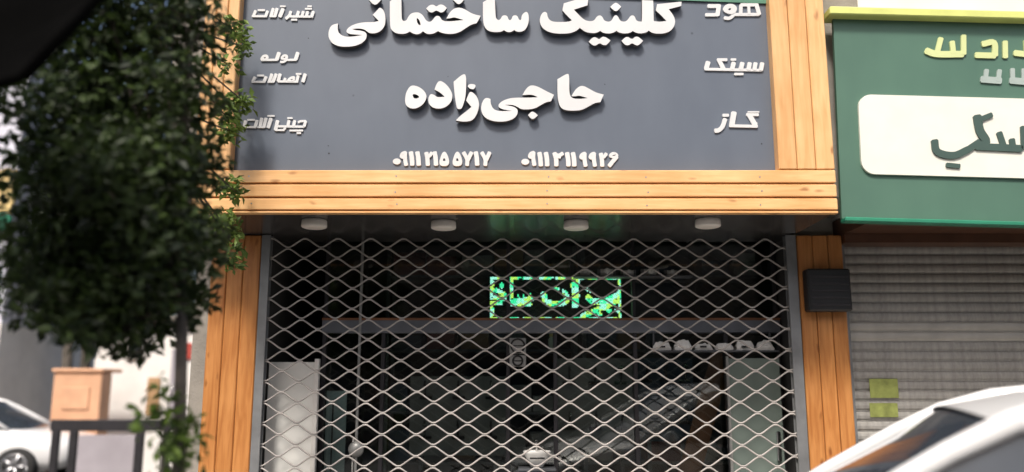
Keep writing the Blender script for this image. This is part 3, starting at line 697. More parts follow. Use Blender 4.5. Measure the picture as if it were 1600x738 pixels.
# display boards standing in the window
for x0, x1, ya, yb_, m_, lab in ((640, 793, 588, 712, 'boxgrey', 'grey display board leaning in the window below the lit sign'),
                           (869, 990, 560, 702, 'boxgrey', 'grey display board in the window beside the dark door'),
                           (996, 1085, 560, 690, 'boxblue', 'dark blue display board standing by the timber plank')):
    yb0 = 6.88
    t = thing('display_board', lab, 'board', ((xat(x0, 650, yb0) + xat(x1, 650, yb0)) / 2, yb0, FL))
    X0, X1 = xat(x0, 650, yb0), xat(x1, 650, yb0)
    MB().box((X0, yb0, zat(yb_, yb0)), (X1, yb0 + .02, zat(ya, yb0)), .003).build('face', m_, t)
    for x in (X0 + .08, X1 - .11): MB().box((x, yb0 + .0205, FL), (x + .03, yb0 + .05, zat(ya, yb0) - .05)).build('leg', 'shelf', t)
    n = 3
    for r in range(2):
        for q in range(n):
            cx = X0 + (X1 - X0) * (q + .5) / n; cz = zat(yb_, yb0) + (zat(ya, yb0) - zat(yb_, yb0)) * (r + .45) / 2
            f = MB().tube([(cx, yb0 - .002, cz), (cx, yb0 - .05, cz), (cx, yb0 - .075, cz + .03), (cx, yb0 - .07, cz + .10), (cx, yb0 - .11, cz + .13), (cx, yb0 - .16, cz + .10)], .009, 8)
            f.box((cx - .05, yb0 - .03, cz - .012), (cx + .05, yb0 - .002, cz + .012), .004)
            f.build('sample_tap', 'darkmetal' if (q + r) % 3 else 'chrome', t, True)
ya_, yb2 = 7.02, 7.40
z_hi = [0.55, 0.95, 1.35, zat(546, ya_) , zat(430, ya_) - .0]
XA, XB = xat(600, 600, ya_), xat(1215, 600, ya_)
rackA = shelves(XA, (XA + XB) / 2 - .02, ya_, yb2, z_hi, 'dark steel shelf rack of cartons left of the shop centre')
rackB = shelves((XA + XB) / 2 + .02, XB, ya_, yb2, z_hi, 'dark steel shelf rack of cartons beside the frosted door')
cm = ['boxblue', 'boxgrey', 'boxbrown', 'boxblue', 'boxred']
GRP = 'cartons on the dark shelves'
for lv, z in enumerate(z_hi):
    x = XA + .05
    while x < XB - .25:
        wd = random.uniform(.13, .30); ht = random.uniform(.09, .26)
        mid = (XA + XB) / 2
        if x < mid + .06 and x + wd > mid - .06: x = mid + .06; continue
        pxr = 800 + x / ya_ * F
        skip = (lv == 4 and 900 < pxr < 1075) or (lv == 3 and (1015 < pxr < 1230 or 785 < pxr < 875))
        if not skip:
            mt = random.choice(cm)
            carton(x, x + wd, ya_ + .02, ya_ + .34, z + .001, z + ht, mt, 'dim %s carton on the %s of the dark shop racks' % (dict(boxblue='dark blue', boxgrey='grey', boxbrown='brown', boxred='dark red')[mt], ('lowest shelf', 'second shelf from below', 'middle shelf', 'shelf below the transom', 'topmost shelf')[lv]), group=GRP)
        x += wd + random.uniform(.01, .06)
# white pipe fittings on the upper shelf, white packets on the lower one
def fitting(x, y, z, s, label, group):
    t = thing('pipe_fitting', label, 'pipe fitting', (x, y, z), group)
    MB().tube([(x - s, y, z + s * .45), (x + s, y, z + s * .45)], s * .42, 12).build('run', 'ceramic', t, True)
    MB().tube([(x, y, z + s * .45), (x, y - s * .9, z + s * .5)], s * .36, 12).build('branch', 'boxwhite', t, True)
    for sx in (-1, 1): MB().tube([(x + sx * s * .72, y, z + s * .45), (x + sx * s * 1.05, y, z + s * .45)], s * .44, 12).build('socket', 'boxgrey', t, True)
YF = 6.52; zf = zat(432, YF)
hsx0, hsx1 = xat(896, 430, YF), xat(1080, 430, YF)
hsf = thing('hanging_shelf', 'narrow dark shelf hung by wires, carrying white pipe tees', 'shelf', ((hsx0 + hsx1) / 2, YF, zf))
MB().box((hsx0, YF - .07, zf - .014), (hsx1, YF + .06, zf), .003).build('board', 'shelf', hsf)
for x in (hsx0 + .02, hsx1 - .02): MB().tube([(x, YF, zf), (x, YF, ZS + .061)], .003, 6).build('wire', 'darkmetal', hsf)
for k in range(5):
    px = 914 + k * 34; x = xat(px, 425, YF)
    fitting(x, YF + .02, zf + .003, .056 + .012 * (k % 2), 'white plastic pipe tee on the narrow hanging shelf', 'white fittings on the hanging shelf')
YE = 6.50; ze = zat(548, YE)
lex0, lex1 = xat(1016, 545, YE), xat(1213, 545, YE)
led_ = thing('ledge_shelf', 'thin dark ledge below the transom, carrying white packets', 'shelf', ((lex0 + lex1) / 2, YE, ze))
MB().box((lex0, YE - .06, ze - .012), (lex1, YE + .085, ze), .003).build('board', 'shelf', led_)
for x in (lex0 + .03, lex1 - .04): MB().box((x, YE + .04, ze + .0005), (x + .012, YE + .065, zt0 + .004)).build('bracket', 'shelf', led_)
for k in range(6):
    x0 = xat(1020 + k * 32, 540, YE); wd = .135
    t = thing('white_packet', 'crumpled white packet on the ledge under the grey transom', 'packet', (x0 + wd / 2, YE, ze), 'white packets on the ledge')
    mb = MB(); nn = 8; hh = random.uniform(.055, .085); rows = []
    for i in range(nn):
        u = i / (nn - 1); e_ = max(math.sin(math.pi * u), 0.001) ** .14; jx = x0 + wd * u
        rows.append([(jx, YE - .045 + .008 * random.random(), ze + .001), (jx, YE - .05 - .008 * e_ + .01 * random.random(), ze + hh * .4 * e_ + .002), (jx + random.uniform(-.006, .006), YE - .035 + .012 * random.random(), ze + hh * e_ * random.uniform(.82, 1.05) + .003), (jx, YE + .0, ze + hh * .9 * e_ + .003), (jx, YE + .03, ze + .001)])
    mb.v = [p for r_ in rows for p in r_]
    mb.f = [(i * 5 + q, i * 5 + q + 1, i * 5 + q + 6, i * 5 + q + 5) for i in range(nn - 1) for q in range(4)]
    mb.build('wrap', 'boxwhite', t)
    if k % 2 == 0: MB().box((x0 + .035, YE - .066, ze + .02), (x0 + .085, YE - .055, ze + .034), .002).build('print', 'black', t)
# exhaust fan on the shelf
fan_x0, fan_x1 = xat(796, 550, 6.48), xat(822, 550, 6.48)
for k, (ya, yb_) in enumerate(((528, 553), (555, 573))):
    z0, z1 = zat(yb_, 6.48), zat(ya, 6.48); cx = (fan_x0 + fan_x1) / 2; cz = (z0 + z1) / 2
    t = thing('exhaust_fan', ('upper' if k == 0 else 'lower') + ' of two white square exhaust fans hung below the transom', 'fan', (cx, 6.48, z0))
    MB().box((fan_x0, 6.48, z0), (fan_x1, 6.535, z1), .006).build('case', 'framel', t)
    rr = min(z1 - z0, fan_x1 - fan_x0) * .42
    ring = [(cx + rr * math.cos(q * math.pi / 12), 6.476, cz + rr * math.sin(q * math.pi / 12)) for q in range(25)]
    MB().tube(ring, .007, 6).build('ring', 'black', t, True)
    MB().tube([(cx - rr, 6.475, cz), (cx + rr, 6.475, cz)], .004, 6).build('guard_bar', 'black', t, True)
# tap with a yellow cap on the transom line
tx = at(862, 545, 6.99)
t = thing('tap_bottle', 'small white bottle with a yellow cap on the shelf', 'bottle', (tx.x, 6.99, z_hi[3]))
MB().lathe([(0, 0), (.024, 0), (.026, .01), (.026, .085), (.012, .10), (.012, .105)], 16, (tx.x, 7.06, z_hi[3] + .001)).build('body', 'boxwhite', t, True)
MB().lathe([(.014, .1052), (.016, .11), (.016, .135), (0, .137)], 16, (tx.x, 7.06, z_hi[3] + .001)).build('cap', 'creamy', t, True)
# wash basin on a counter
cz = zat(731, 6.46)
ct = thing('counter', 'dark low counter carrying the white basin', 'counter', (xat(840, 720, 6.46), 6.46, FL))
cx0, cx1 = xat(812, 720, 6.46), xat(866, 720, 6.46)
MB().box((cx0, 6.37, FL), (cx1, 6.56, cz - .02), .004).build('cabinet', 'boxblue', ct)
MB().box((cx0 - .01, 6.365, cz - .0195), (cx1 + .01, 6.57, cz), .004).build('top', 'shelf', ct)
bs = thing('wash_basin', 'small white oval ceramic basin on the dark counter', 'basin', (xat(839, 720, 6.46), 6.46, cz))
mb = MB().lathe([(.03, 0), (.045, .004), (.075, .05), (.100, .105), (.106, .118), (.100, .124), (.090, .118), (.072, .07), (.03, .03), (0, .028)], 28)
mb.v = [(x, y * .8, z) for x, y, z in mb.v]
o = mb.build('bowl', 'ceramic', bs, True, (0, 0, .001))
o = MB().tube([(-.055, -.088, .075), (.055, -.088, .075)], .006, 8).build('overflow_slot', 'black', bs, True, (0, .006, .0))
MB().tube([(.0, .07, .0), (.0, .075, .16), (.0, .05, .19), (.0, .0, .17)], .009, 8).build('spout', 'chrome', bs, True, (0, 0, .001))
# shower head on a hook
sh = thing('shower_head', 'round white shower head on a pale riser inside the shop', 'shower head', (xat(557, 702, 6.50), 6.50, FL))
c = at(557, 702, 6.50)
MB().tube([(c.x - .03, 6.53, FL + .0), (c.x - .03, 6.53, c.z + .08), (c.x, 6.50, c.z + .03)], .008, 8).build('riser', 'framel', sh, True)
mb = MB().lathe([(0, -.012), (.05, -.012), (.06, -.004), (.055, .008), (.02, .024), (0, .026)], 20)
mb.v = [(c.x + x, 6.48 - z, c.z + y) for x, y, z in mb.v]
mb.build('rose', 'framel', sh, True)
# pale upright box near the right wall, upper shelf
q0, q1 = at(1158, 470, 6.99), at(1186, 430, 6.99)
t = thing('upright_carton', 'pale grey upright carton on the top shelf', 'box', (q0.x, 6.99, z_hi[4]))
MB().box((q0.x, 7.06, z_hi[4] + .001), (q1.x, 7.2, z_hi[4] + .20), .004).build('body', 'framel', t)
MB().box((q0.x + .02, 7.056, z_hi[4] + .08), (q1.x - .02, 7.0595, z_hi[4] + .12)).build('sticker', 'boxwhite', t)

# ------------------------------------------------------------------ green canvas over the sign's right end
ga = thing('green_awning', 'green canvas valance slanting over the top right of the charcoal sign', 'awning', at(1100, -60, 5.4735))
e0, e1 = at(900, -5.0, 5.4735), at(1212, 6.4, 5.4735)
u0 = e0 + Vector((0, .0, .42)); u1 = e1 + Vector((0, .0, .42))
MB().sheet([e0, e1, u1, u0], .002).build('valance', 'greenawn', ga)
MB().tube([u0 + Vector((0, .012, .03)), u1 + Vector((0, .012, .03))], .03, 10).build('roller_tube', 'rail', ga)
for uu in (u0, u1):
    MB().box((uu.x - .015, 5.35, uu.z - .01), (uu.x + .015, 5.625, uu.z + .05)).build('bracket', 'rail', ga)

# ------------------------------------------------------------------ neighbouring shop on the right
nb = thing('neighbour_building', 'stuccoed shop building behind the green sign and grey shutter', 'building', (5, 8, PAVE))
NX0, NX1 = XR + .004, 8.6
zn0 = zat(333, YS)
MB().box((NX0, 5.62, zn0 + .14), (NX1, 12, 6.1)).build('upper_wall', 'whitewall', nb)
MB().box((NX0, 6.5, PAVE), (NX1, 12, zn0 + .14)).build('lower_wall', 'stucco', nb)
MB().box((NX0, 5.515, zn0 - .0), (NX1, 6.5, zn0 + .13)).build('soffit', 'brownsoffit', nb)
MB().box((NX0, YG - .08, zat(382, YG)), (NX1, 6.5, zn0 - .002)).build('lintel', 'brownsoffit', nb)
gs = thing('green_sign', 'green shop sign with white rounded panel and lime top edge', 'sign', at(1450, 200, YS))
gs.rotation_euler = (0, R(1.6), 0)
gsm = gs.matrix_basis.inverted()
YN = 5.47
def onto(o):                       # parts are laid out in the place, then hung on the tilted sign
    o.location = -gs.location; return o
g0 = xat(1312, 150, YS); g1 = NX1 - .2
zgb, zgt = zat(338, YS), zat(22, YS)
piv = at(1312, 200, YS)
gs.location = piv
def part(mb, name, m):
    o = mb.build(name, m); o.parent = gs; o.location = -piv; return o
part(MB().box((g0, YN, zgb), (g1, YN + .03, zgt)), 'sign_panel', 'greenp')
part(MB().box((g0 - .05, YS - .01, zgt - .004), (g1, 5.55, zgt + .055), .008), 'top_trim', 'limetrim')
part(MB().box((g0 - .0, YS + .01, zgb - .03), (g1, YN + .028, zgb - .001), .006), 'bottom_trim', 'greensign')
w0, w1, v0, v1 = xat(1342, 210, YN), g1 - .5, zat(272, YN), zat(148, YN)
rr = .09; rl = []
for cx, cz_, a0 in ((w1 - rr, v1 - rr, 0), (w0 + rr, v1 - rr, 90), (w0 + rr, v0 + rr, 180), (w1 - rr, v0 + rr, 270)):
    for q in range(7): rl.append((cx + rr * math.cos(R(a0 + 15 * q)), cz_ + rr * math.sin(R(a0 + 15 * q))))
part(MB().prism([rl], YN - .02, YN - .0005), 'white_panel', 'cream')
RN = (1180, 0, 1.995)
def npen(strokes, m, yf): 
    mb = MB()
    for k, (pts, w_) in enumerate(strokes): mb.prism([to_world(stroke(pts, w_), RN, yf)], yf - .0004 * k, yf + .011)
    part(mb, 'letter', m)
yw_ = YN - .032
npen([([(560,430),(570,465),(620,475),(665,455)],22), ([(665,455),(700,430)],20)], 'darktext', yw_)
npen([([(690,350),(700,395),(720,430),(690,445)],26), ([(700,360),(735,345)],16), ([(690,445),(830,448)],22)], 'darktext', yw_)
npen([([(760,400),(775,440)],18), ([(800,420),(805,446)],18), ([(835,380),(840,446)],20)], 'darktext', yw_)
npen([([(600,505),(640,508)],14)], 'darktext', yw_)
npen([([(525,150),(560,160),(640,158)],20), ([(570,110),(560,155)],16), ([(605,120),(610,155)],16), ([(640,100),(642,158)],16)], 'paletext', YN - .012)
npen([([(680,160),(740,160)],18), ([(700,125),(735,120),(740,160)],18)], 'paletext', YN - .012)
npen([([(770,115),(772,165)],16), ([(800,150),(850,155)],18), ([(835,110),(838,150)],16)], 'paletext', YN - .012)
npen([([(700,235),(760,238)],20), ([(715,205),(712,235)],14), ([(755,205),(752,238)],14)], 'greytext', YN - .012)
npen([([(790,236),(850,240)],20), ([(795,200),(797,236)],14), ([(830,200),(832,236)],14)], 'greytext', YN - .012)

rs = thing('roller_shutter', 'closed grey slatted roller shutter beneath the green sign', 'shutter', (4.4, 6.36, PAVE))
RX0, RX1 = XR + .05, NX1 - .3
zt = zat(384, 6.36)
sm = None; z = zt; hs = .074; k = 0
barz = zat(534, 6.36)
while z - hs > PAVE + .06:
    light = barz - .01 < z - hs / 2 < barz + .13
    key = 'shutterl' if light else 'shutter'
    nm = '_sl_' + key
    if nm not in M:
        mb = MB(); prof = [(0, 0), (-.012, -.010), (-.017, -.030), (-.014, -.052), (-.002, -.066), (-.002, -.072), (.004, -.072), (.004, 0)]
        vv = [(RX0, y, zz_) for y, zz_ in prof] + [(RX1, y, zz_) for y, zz_ in prof]; n = len(prof)
        mb.add(vv, [(i, (i + 1) % n, n + (i + 1) % n, n + i) for i in range(n)] + [tuple(range(n))[::-1], tuple(range(n, 2 * n))])
        M[nm] = mb.mesh('slat', key)
    o = bpy.data.objects.new('slat', M[nm]); C.objects.link(o); o.parent = rs
    o.location = Vector((0, 6.36 + random.uniform(-.003, .003), z)) - rs.location
    z -= hs; k += 1
MB().box((RX0, 6.335, PAVE + .003), (RX1, 6.365, z - .002), .005).build('bottom_bar', 'shutterl', rs)
MB().box((XR + .006, 6.28, PAVE + .002), (RX0 - .002, 6.39, zt), .004).build('guide_rail', 'rail', rs)
st = thing('sticker', 'torn yellow green sticker pasted on the grey shutter', 'sticker', at(1380, 620, 6.335))
for ya, yb_ in ((592, 622), (630, 652)):
    a, b = at(1360, yb_, 6.338), at(1402, ya, 6.338)
    MB().box((a.x, 6.336, a.z), (b.x, 6.3385, b.z)).build('paper', 'sticker', st)

# ------------------------------------------------------------------ cars
def make_car(label, name='parked_car'):
    t = thing(name, label, 'car')
    H = 1.50
    # lower body: stations along x (front +), half width, sill z, top z
    stn = [(-2.12, .62, .42, .78), (-2.02, .76, .30, .93), (-1.6, .83, .24, .99), (-.8, .85, .22, .97), (0, .855, .22, .955), (.8, .85, .22, .95), (1.05, .84, .22, .95), (1.5, .82, .23, .88), (1.9, .76, .26, .78), (2.08, .66, .34, .68), (2.14, .50, .42, .58)]
    mb = MB(); n = 10
    for x, hw, z0, z1 in stn:
        hh = z1 - z0
        prof = [(-hw * .9, z0), (-hw, z0 + hh * .25), (-hw, z0 + hh * .6), (-hw * .96, z1 - .04), (-hw * .86, z1), (hw * .86, z1), (hw * .96, z1 - .04), (hw, z0 + hh * .6), (hw, z0 + hh * .25), (hw * .9, z0)]
        mb.v += [(x, y, z) for y, z in prof]
    L = len(stn)
    mb.f += [(i * n + k, i * n + (k + 1) % n, (i + 1) * n + (k + 1) % n, (i + 1) * n + k) for i in range(L - 1) for k in range(n)]
    mb.f += [tuple(range(n)), tuple(range((L - 1) * n, L * n))[::-1]]
    body = mb.build('body', 'carpaint', t, True, (0, 0, 0))
    # rail line from windscreen foot over the roof to the rear
    side = [(1.10, .77, .94), (.80, .735, 1.12), (.50, .70, 1.29), (.30, .675, 1.385), (.08, .655, 1.44), (-.30, .645, 1.475), (-.80, .645, 1.475), (-1.20, .66, 1.43), (-1.50, .69, 1.32), (-1.78, .74, 1.10), (-1.92, .76, .95)]
    for s in (1, -1):
        MB().tube([(x, y * s, z) for x, y, z in side], [.034, .034, .036, .040, .048, .054, .056, .056, .06, .07, .08], 12, True, (1.0, .8)).build('roof_rail', 'carpaint', t, True, (0, 0, 0))
    mb = MB(); rf = [(.34, .66, 1.385), (.10, .645, 1.445), (-.30, .635, 1.485), (-.80, .635, 1.485), (-1.20, .65, 1.445), (-1.36, .66, 1.40)]
    for i, (x, hy, z) in enumerate(rf): mb.v += [(x + (.05 * (1 - q * q) if i == 0 else 0), hy * q, z + .035 * (1 - q * q)) for q in (-1, -.66, -.33, 0, .33, .66, 1)]
    mb.f += [(i * 7 + k, i * 7 + k + 1, (i + 1) * 7 + k + 1, (i + 1) * 7 + k) for i in range(len(rf) - 1) for k in range(6)]
    roof = mb.build('roof', 'carpaint', t, True, (0, 0, 0))
    MB().tube([(-1.15, 0, 1.48), (-1.28, 0, 1.54), (-1.34, 0, 1.55)], [.03, .02, .006], 8).build('antenna_fin', 'black', roof, True, (0, 0, 0))
    def patch(rows, name, m):
        q = MB(); c = len(rows[0]); q.v = [p for r_ in rows for p in r_]
        q.f = [(i * c + k, i * c + k + 1, (i + 1) * c + k + 1, (i + 1) * c + k) for i in range(len(rows) - 1) for k in range(c - 1)]
        return q.build(name, m, t, True, (0, 0, 0))
    def row(x, hy, z, bulge): return [(x + bulge * (1 - q * q), hy * q, z) for q in (-1, -.66, -.33, 0, .33, .66, 1)]
    patch([row(1.12, .76, .93, .10), row(.80, .73, 1.11, .08), row(.50, .69, 1.28, .06), [(.32 + .05 * (1 - q * q), .66 * q, 1.385 + .026 * (1 - q * q)) for q in (-1, -.66, -.33, 0, .33, .66, 1)]], 'windscreen', 'carglass')
    patch([row(-1.36, .65, 1.405, -.03), row(-1.55, .68, 1.27, -.05), row(-1.80, .73, 1.06, -.06), row(-1.92, .75, .95, -.07)], 'rear_window', 'carglass')
    for s in (1, -1):
        top = side[2:9]; up = [(x, (y - .012) * s, z - .03) for x, y, z in side]
        lo = [(x, .79 * s, .935) for x, y, z in side]
        for nm, i0, i1 in (('side_window', 0, 5), ('side_window', 5, 8), ('side_window', 8, 10)):
            q = MB(); q.v = up[i0:i1 + 1] + lo[i0:i1 + 1]; c = i1 - i0 + 1
            q.f = [(k, k + 1, c + k + 1, c + k) for k in range(c - 1)]
            q.build(nm, 'carglass', t, True, (0, 0, 0))
        for xb in (-.30, -1.20):
            zz_ = [p[2] for p in side if abs(p[0] - xb) < .01][0]
            MB().tube([(xb, .80 * s, .93), (xb - .03, .662 * s, zz_ - .02)], .038, 8, True, (1.2, .5)).build('pillar', 'black', t, True, (0, 0, 0))
        for xw in (1.32, -1.32):
            yy = .80 * s
            wl_ = MB(); prof = [(.20, -.10), (.28, -.10), (.315, -.08), (.32, 0), (.315, .08), (.28, .10), (.20, .10)]; nn = 24
            for r_, d in prof: wl_.v += [(xw + r_ * math.cos(2 * math.pi * k / nn), yy + d, .32 + r_ * math.sin(2 * math.pi * k / nn)) for k in range(nn)]
            wl_.f += [(i * nn + k, i * nn + (k + 1) % nn, (i + 1) * nn + (k + 1) % nn, (i + 1) * nn + k) for i in range(len(prof) - 1) for k in range(nn)]
            ty = wl_.build('wheel', 'rubber', t, True, (0, 0, 0))
            rm_ = MB()
            for k in range(5):
                a = k * 2 * math.pi / 5
                rm_.tube([(xw, yy + .07 * s, .32), (xw + .2 * math.cos(a), yy + .085 * s, .32 + .2 * math.sin(a))], [.045, .03], 6)
            rm_.tube([(xw + .205 * math.cos(q * math.pi / 12), yy + .088 * s, .32 + .205 * math.sin(q * math.pi / 12)) for q in range(25)], .018, 6)
            rm_.build('rim', 'alloy', ty, True, (0, 0, 0))
        mr_ = MB().tube([(.86, .80 * s, .97), (.84, .93 * s, 1.0), (.82, 1.0 * s, 1.02)], [.03, .075, .06], 10)
        mr_.build('wing_mirror', 'carpaint', t, True, (0, 0, 0))
        MB().box((1.98, .42 * s - .12, .60), (2.09, .42 * s + .12, .69), .02).build('headlight', 'alloy', t, False, (0, 0, 0))
        MB().box((-2.125, .58 * s - .09, .66), (-2.0, .58 * s + .09, .84), .02).build('tail_light', 'redp', t, False, (0, 0, 0))
        dr = MB().box((-.27, .852 * s - .004, .30), (.78, .852 * s + .004, .90), .003).build('door', 'carpaint', t, False, (0, 0, 0))
        MB().tube([(-.20, .872 * s, .80), (-.02, .872 * s, .81)], .014, 8).build('handle', 'carpaint', dr, True, (0, 0, 0))
    return t
car = make_car('white parked car in front of the grey roller shutter')
car.rotation_euler.z = R(180 - 18)
rot = Matrix.Rotation(R(162), 3, 'Z')
loc_pt = rot @ Vector((.30, .675 + .03, 1.415)); tgt = at(1585, 645, 2.75)
car.location = (tgt.x - loc_pt.x, tgt.y - loc_pt.y, 0); car.scale = (1, 1, tgt.z / 1.415)

# ------------------------------------------------------------------ trees and shrubs
def leaves(mb, pts, size, spread=1.0):
    for p in pts:
        s = size * random.uniform(.65, 1.25)
        d = Vector((random.gauss(0, 1), random.gauss(0, 1), random.gauss(-.25, .7))).normalized()
        nrm = d.cross(Vector((random.gauss(0, 1), random.gauss(0, 1), random.gauss(0, 1)))).normalized()
        if nrm.z < 0 and random.random() < .7: nrm = -nrm
        sd_ = d.cross(nrm).normalized() * s * .24
        a = Vector(p); m1 = a + d * s * .5; tip = a + d * s - nrm * s * .08
        dn = nrm * s * .09
        mb.add([a, m1 - sd_ + dn, tip, m1 + sd_ + dn, m1], [(0, 1, 4), (1, 2, 4), (0, 4, 3), (4, 2, 3)])
def clump(c, r, n):
    out = []
    for _ in range(n):
        d = Vector((random.gauss(0, 1), random.gauss(0, 1), random.gauss(0, 1)))
        d = d.normalized() * (random.random() ** .45)
        out.append(Vector(c) + Vector((d.x * r[0], d.y * r[1], d.z * r[2])))
    return out
def tree(name, label, base, clumps, leaf, leafm, trunk_r, fork, cat='tree', group=None, extra=()):
    t = thing(name, label, cat, base, group)
    mb = MB(); b = Vector(base); f = Vector(fork)
    mid = (b + f) / 2 + Vector((random.uniform(-.05, .05), random.uniform(-.05, .05), 0)) * trunk_r * 8
    mb.tube([b - Vector((0, 0, .05)), b + Vector((0, 0, .15)), mid, f], [trunk_r * 1.5, trunk_r * 1.1, trunk_r * .9, trunk_r * .7], 10)
    tr = mb.build('trunk', 'bark', t, True)
    lm = MB()
    big = [Vector(c) for c, r, n in clumps if r[0] > .15]
    for c, r, n in clumps:
        c = Vector(c); f0 = f
        if r[0] < .15 and big:
            f0 = min(big, key=lambda q_: (q_ - c).length)
            lm.tube([f0, (f0 + c) / 2 + Vector((0, 0, .03)), c], [.009, .007, .004], 5); continue
        m_ = (f + c) / 2 + Vector((random.uniform(-.1, .1), random.uniform(-.1, .1), random.uniform(0, .15))) * r[0]
        lm.tube([f - Vector((0, 0, .02)), m_, c], [trunk_r * .5, trunk_r * .3, trunk_r * .12], 7)
        for _ in range(5):
            e = clump(c, r, 1)[0]; lm.tube([m_ + (c - m_) * random.random(), (c + e) / 2, e], [trunk_r * .16, trunk_r * .1, trunk_r * .04], 5)
    lm.build('limbs', 'bark', t, True)
    cm_ = MB()
    yg = MB()
    for c, r, n in clumps:
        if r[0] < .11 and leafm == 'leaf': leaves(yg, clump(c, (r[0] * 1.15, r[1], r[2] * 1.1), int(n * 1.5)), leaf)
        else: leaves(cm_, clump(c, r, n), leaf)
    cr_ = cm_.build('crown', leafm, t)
    if yg.v: yg.build('sunlit_sprigs', 'leaf4', cr_)  # outer sprigs, their sunlit look painted in by the brighter leaf material
    return t
YT = 3.55
fork = at(285, 470, YT)
cl = []
for px, py, dy, rx, rz, n in ((120, 60, 0, .34, .30, 560), (215, 40, .1, .36, .30, 640), (300, 25, .05, .20, .22, 230), (90, 170, -.1, .30, .28, 520), (190, 160, .15, .36, .30, 760), (285, 140, 0, .20, .24, 330),
                              (110, 280, .05, .32, .30, 700), (210, 270, -.15, .36, .32, 820), (292, 250, .05, .19, .22, 330), (90, 390, 0, .28, .28, 600), (190, 390, .1, .36, .30, 820), (280, 370, -.05, .24, .26, 460),
                              (140, 470, 0, .28, .22, 560), (240, 465, .05, .30, .20, 560), (180, 520, .0, .22, .14, 300), (150, -80, 0, .4, .35, 500), (250, -90, 0, .35, .3, 400), (70, 460, .1, .18, .2, 260)):
    c = at(px, py, YT + dy); cl.append(((c.x, c.y, c.z), (rx * .78, .40, rz * .78), int(n * 1.7)))
for px, py, r, n in ((366, 48, .085, 60), (378, 72, .06, 34), (355, 100, .06, 26), (362, 165, .085, 60), (382, 160, .05, 24), (360, 205, .085, 66), (356, 185, .05, 20), (358, 290, .07, 44), (368, 300, .045, 18), (358, 362, .075, 50), (366, 385, .05, 26), (360, 408, .055, 34), (345, 345, .08, 46)):
    c = at(px, py, 5.22); cl.append(((c.x, c.y, c.z), (r * 1.05, .10, r * 1.05), n))
tb = at(303, 700, YT)
tree('street_tree', 'leafy dark green street tree overhanging the left pine frame of the shop sign', (tb.x, YT, .0), cl, .062, 'leaf', .034, fork)
# shoots round the trunk
sc_ = [((tb.x - .06 + random.uniform(-.05, .1), YT - .12 + random.uniform(-.05, .05), z), (.10, .10, .16), 90) for z in (.35, .6, .85, 1.1, 1.3, 1.45)]
tree('trunk_shrub', 'upright fresh green shrub growing against the tree trunk', (tb.x + .02, YT - .16, 0), sc_, .06, 'leaf3', .012, (tb.x + .01, YT - .15, .3), 'shrub')

# ------------------------------------------------------------------ far side on the left
def far_tree(px, Y, ztop_, w_, leafm, label, leaf=.22, n=1400):
    x = xat(px, 400, Y); cs = []
    for k in range(9):
        cs.append(((x + random.uniform(-.6, .6) * w_, Y + random.uniform(-.5, .5) * w_, ztop_ * random.uniform(.45, .85)), (w_ * .45, w_ * .4, ztop_ * .17), n // 9))
    return tree('far_tree', label, (x, Y, 0), cs, leaf, leafm, .14, (x, Y, ztop_ * .38))
far_tree(118, 19.2, 8.4, 1.7, 'leaf2', 'dark tree behind the street tree and the peach kiosk', n=2200)
far_tree(150, 20.5, 9.0, 2.6, 'leaf2', 'tall dark tree rising behind the white building', .28, 2600)
far_tree(255, 19.5, 8.2, 2.0, 'leaf', 'lighter green tall tree rising beside the white building', .26, 2000)

YB = 17.0
wbx0, wbx1 = xat(145, 600, YB), xat(318, 600, YB)
wh = thing('white_building', 'low white rendered building across the street with boards on its wall', 'building', ((wbx0 + wbx1) / 2, YB, 0))
zt_ = zat(505, YB)
MB().box((wbx0, YB, 0), (wbx1, YB + 6, zt_)).build('wall', 'whitewall', wh)
MB().box((wbx0 - .15, YB - .2, zt_ + .001), (wbx1 + .1, YB + 6.1, zt_ + .14), .02).build('roof_slab', 'stucco', wh)
for a, b, c, d, m_, nm in ((200, 224, 530, 556, 'winglass', 'window'), (262, 286, 545, 660, 'greypanel', 'door'), (228, 252, 590, 650, 'tan', 'notice_board'), (286, 301, 536, 562, 'redp', 'wall_sign')):
    A, B_ = at(a, d, YB), at(b, c, YB)
    o = MB().box((A.x, YB - .05, max(A.z, .02)), (B_.x, YB - .003, B_.z), .01).build(nm, m_, wh)
    if nm == 'door': MB().tube([(A.x + .08, YB - .075, A.z + .5), (A.x + .08, YB - .075, A.z + .75)], .018, 8).build('handle', 'chrome', o, True)
    if nm == 'window': MB().box((A.x - .04, YB - .07, A.z - .06), (B_.x + .04, YB - .002, A.z - .005), .005).build('sill', 'stucco', o)
# peach kiosk
YK = 15.6
kx0, kx1 = xat(80, 630, YK), xat(156, 630, YK)
ki = thing('peach_kiosk', 'small peach painted kiosk beside the white building', 'kiosk', ((kx0 + kx1) / 2, YK, 0))
MB().box((kx0, YK, 0), (kx1, YK + .4, zat(582, YK)), .02).build('body', 'peach', ki)
MB().box((kx0 - .03, YK - .05, zat(582, YK) + .001), (kx1 + .03, YK + .75, zat(576, YK)), .02).build('roof', 'peach', ki)
MB().box((kx0 + .2, YK - .03, zat(640, YK)), (kx1 - .2, YK - .002, zat(605, YK)), .01).build('hatch', 'peach', ki)
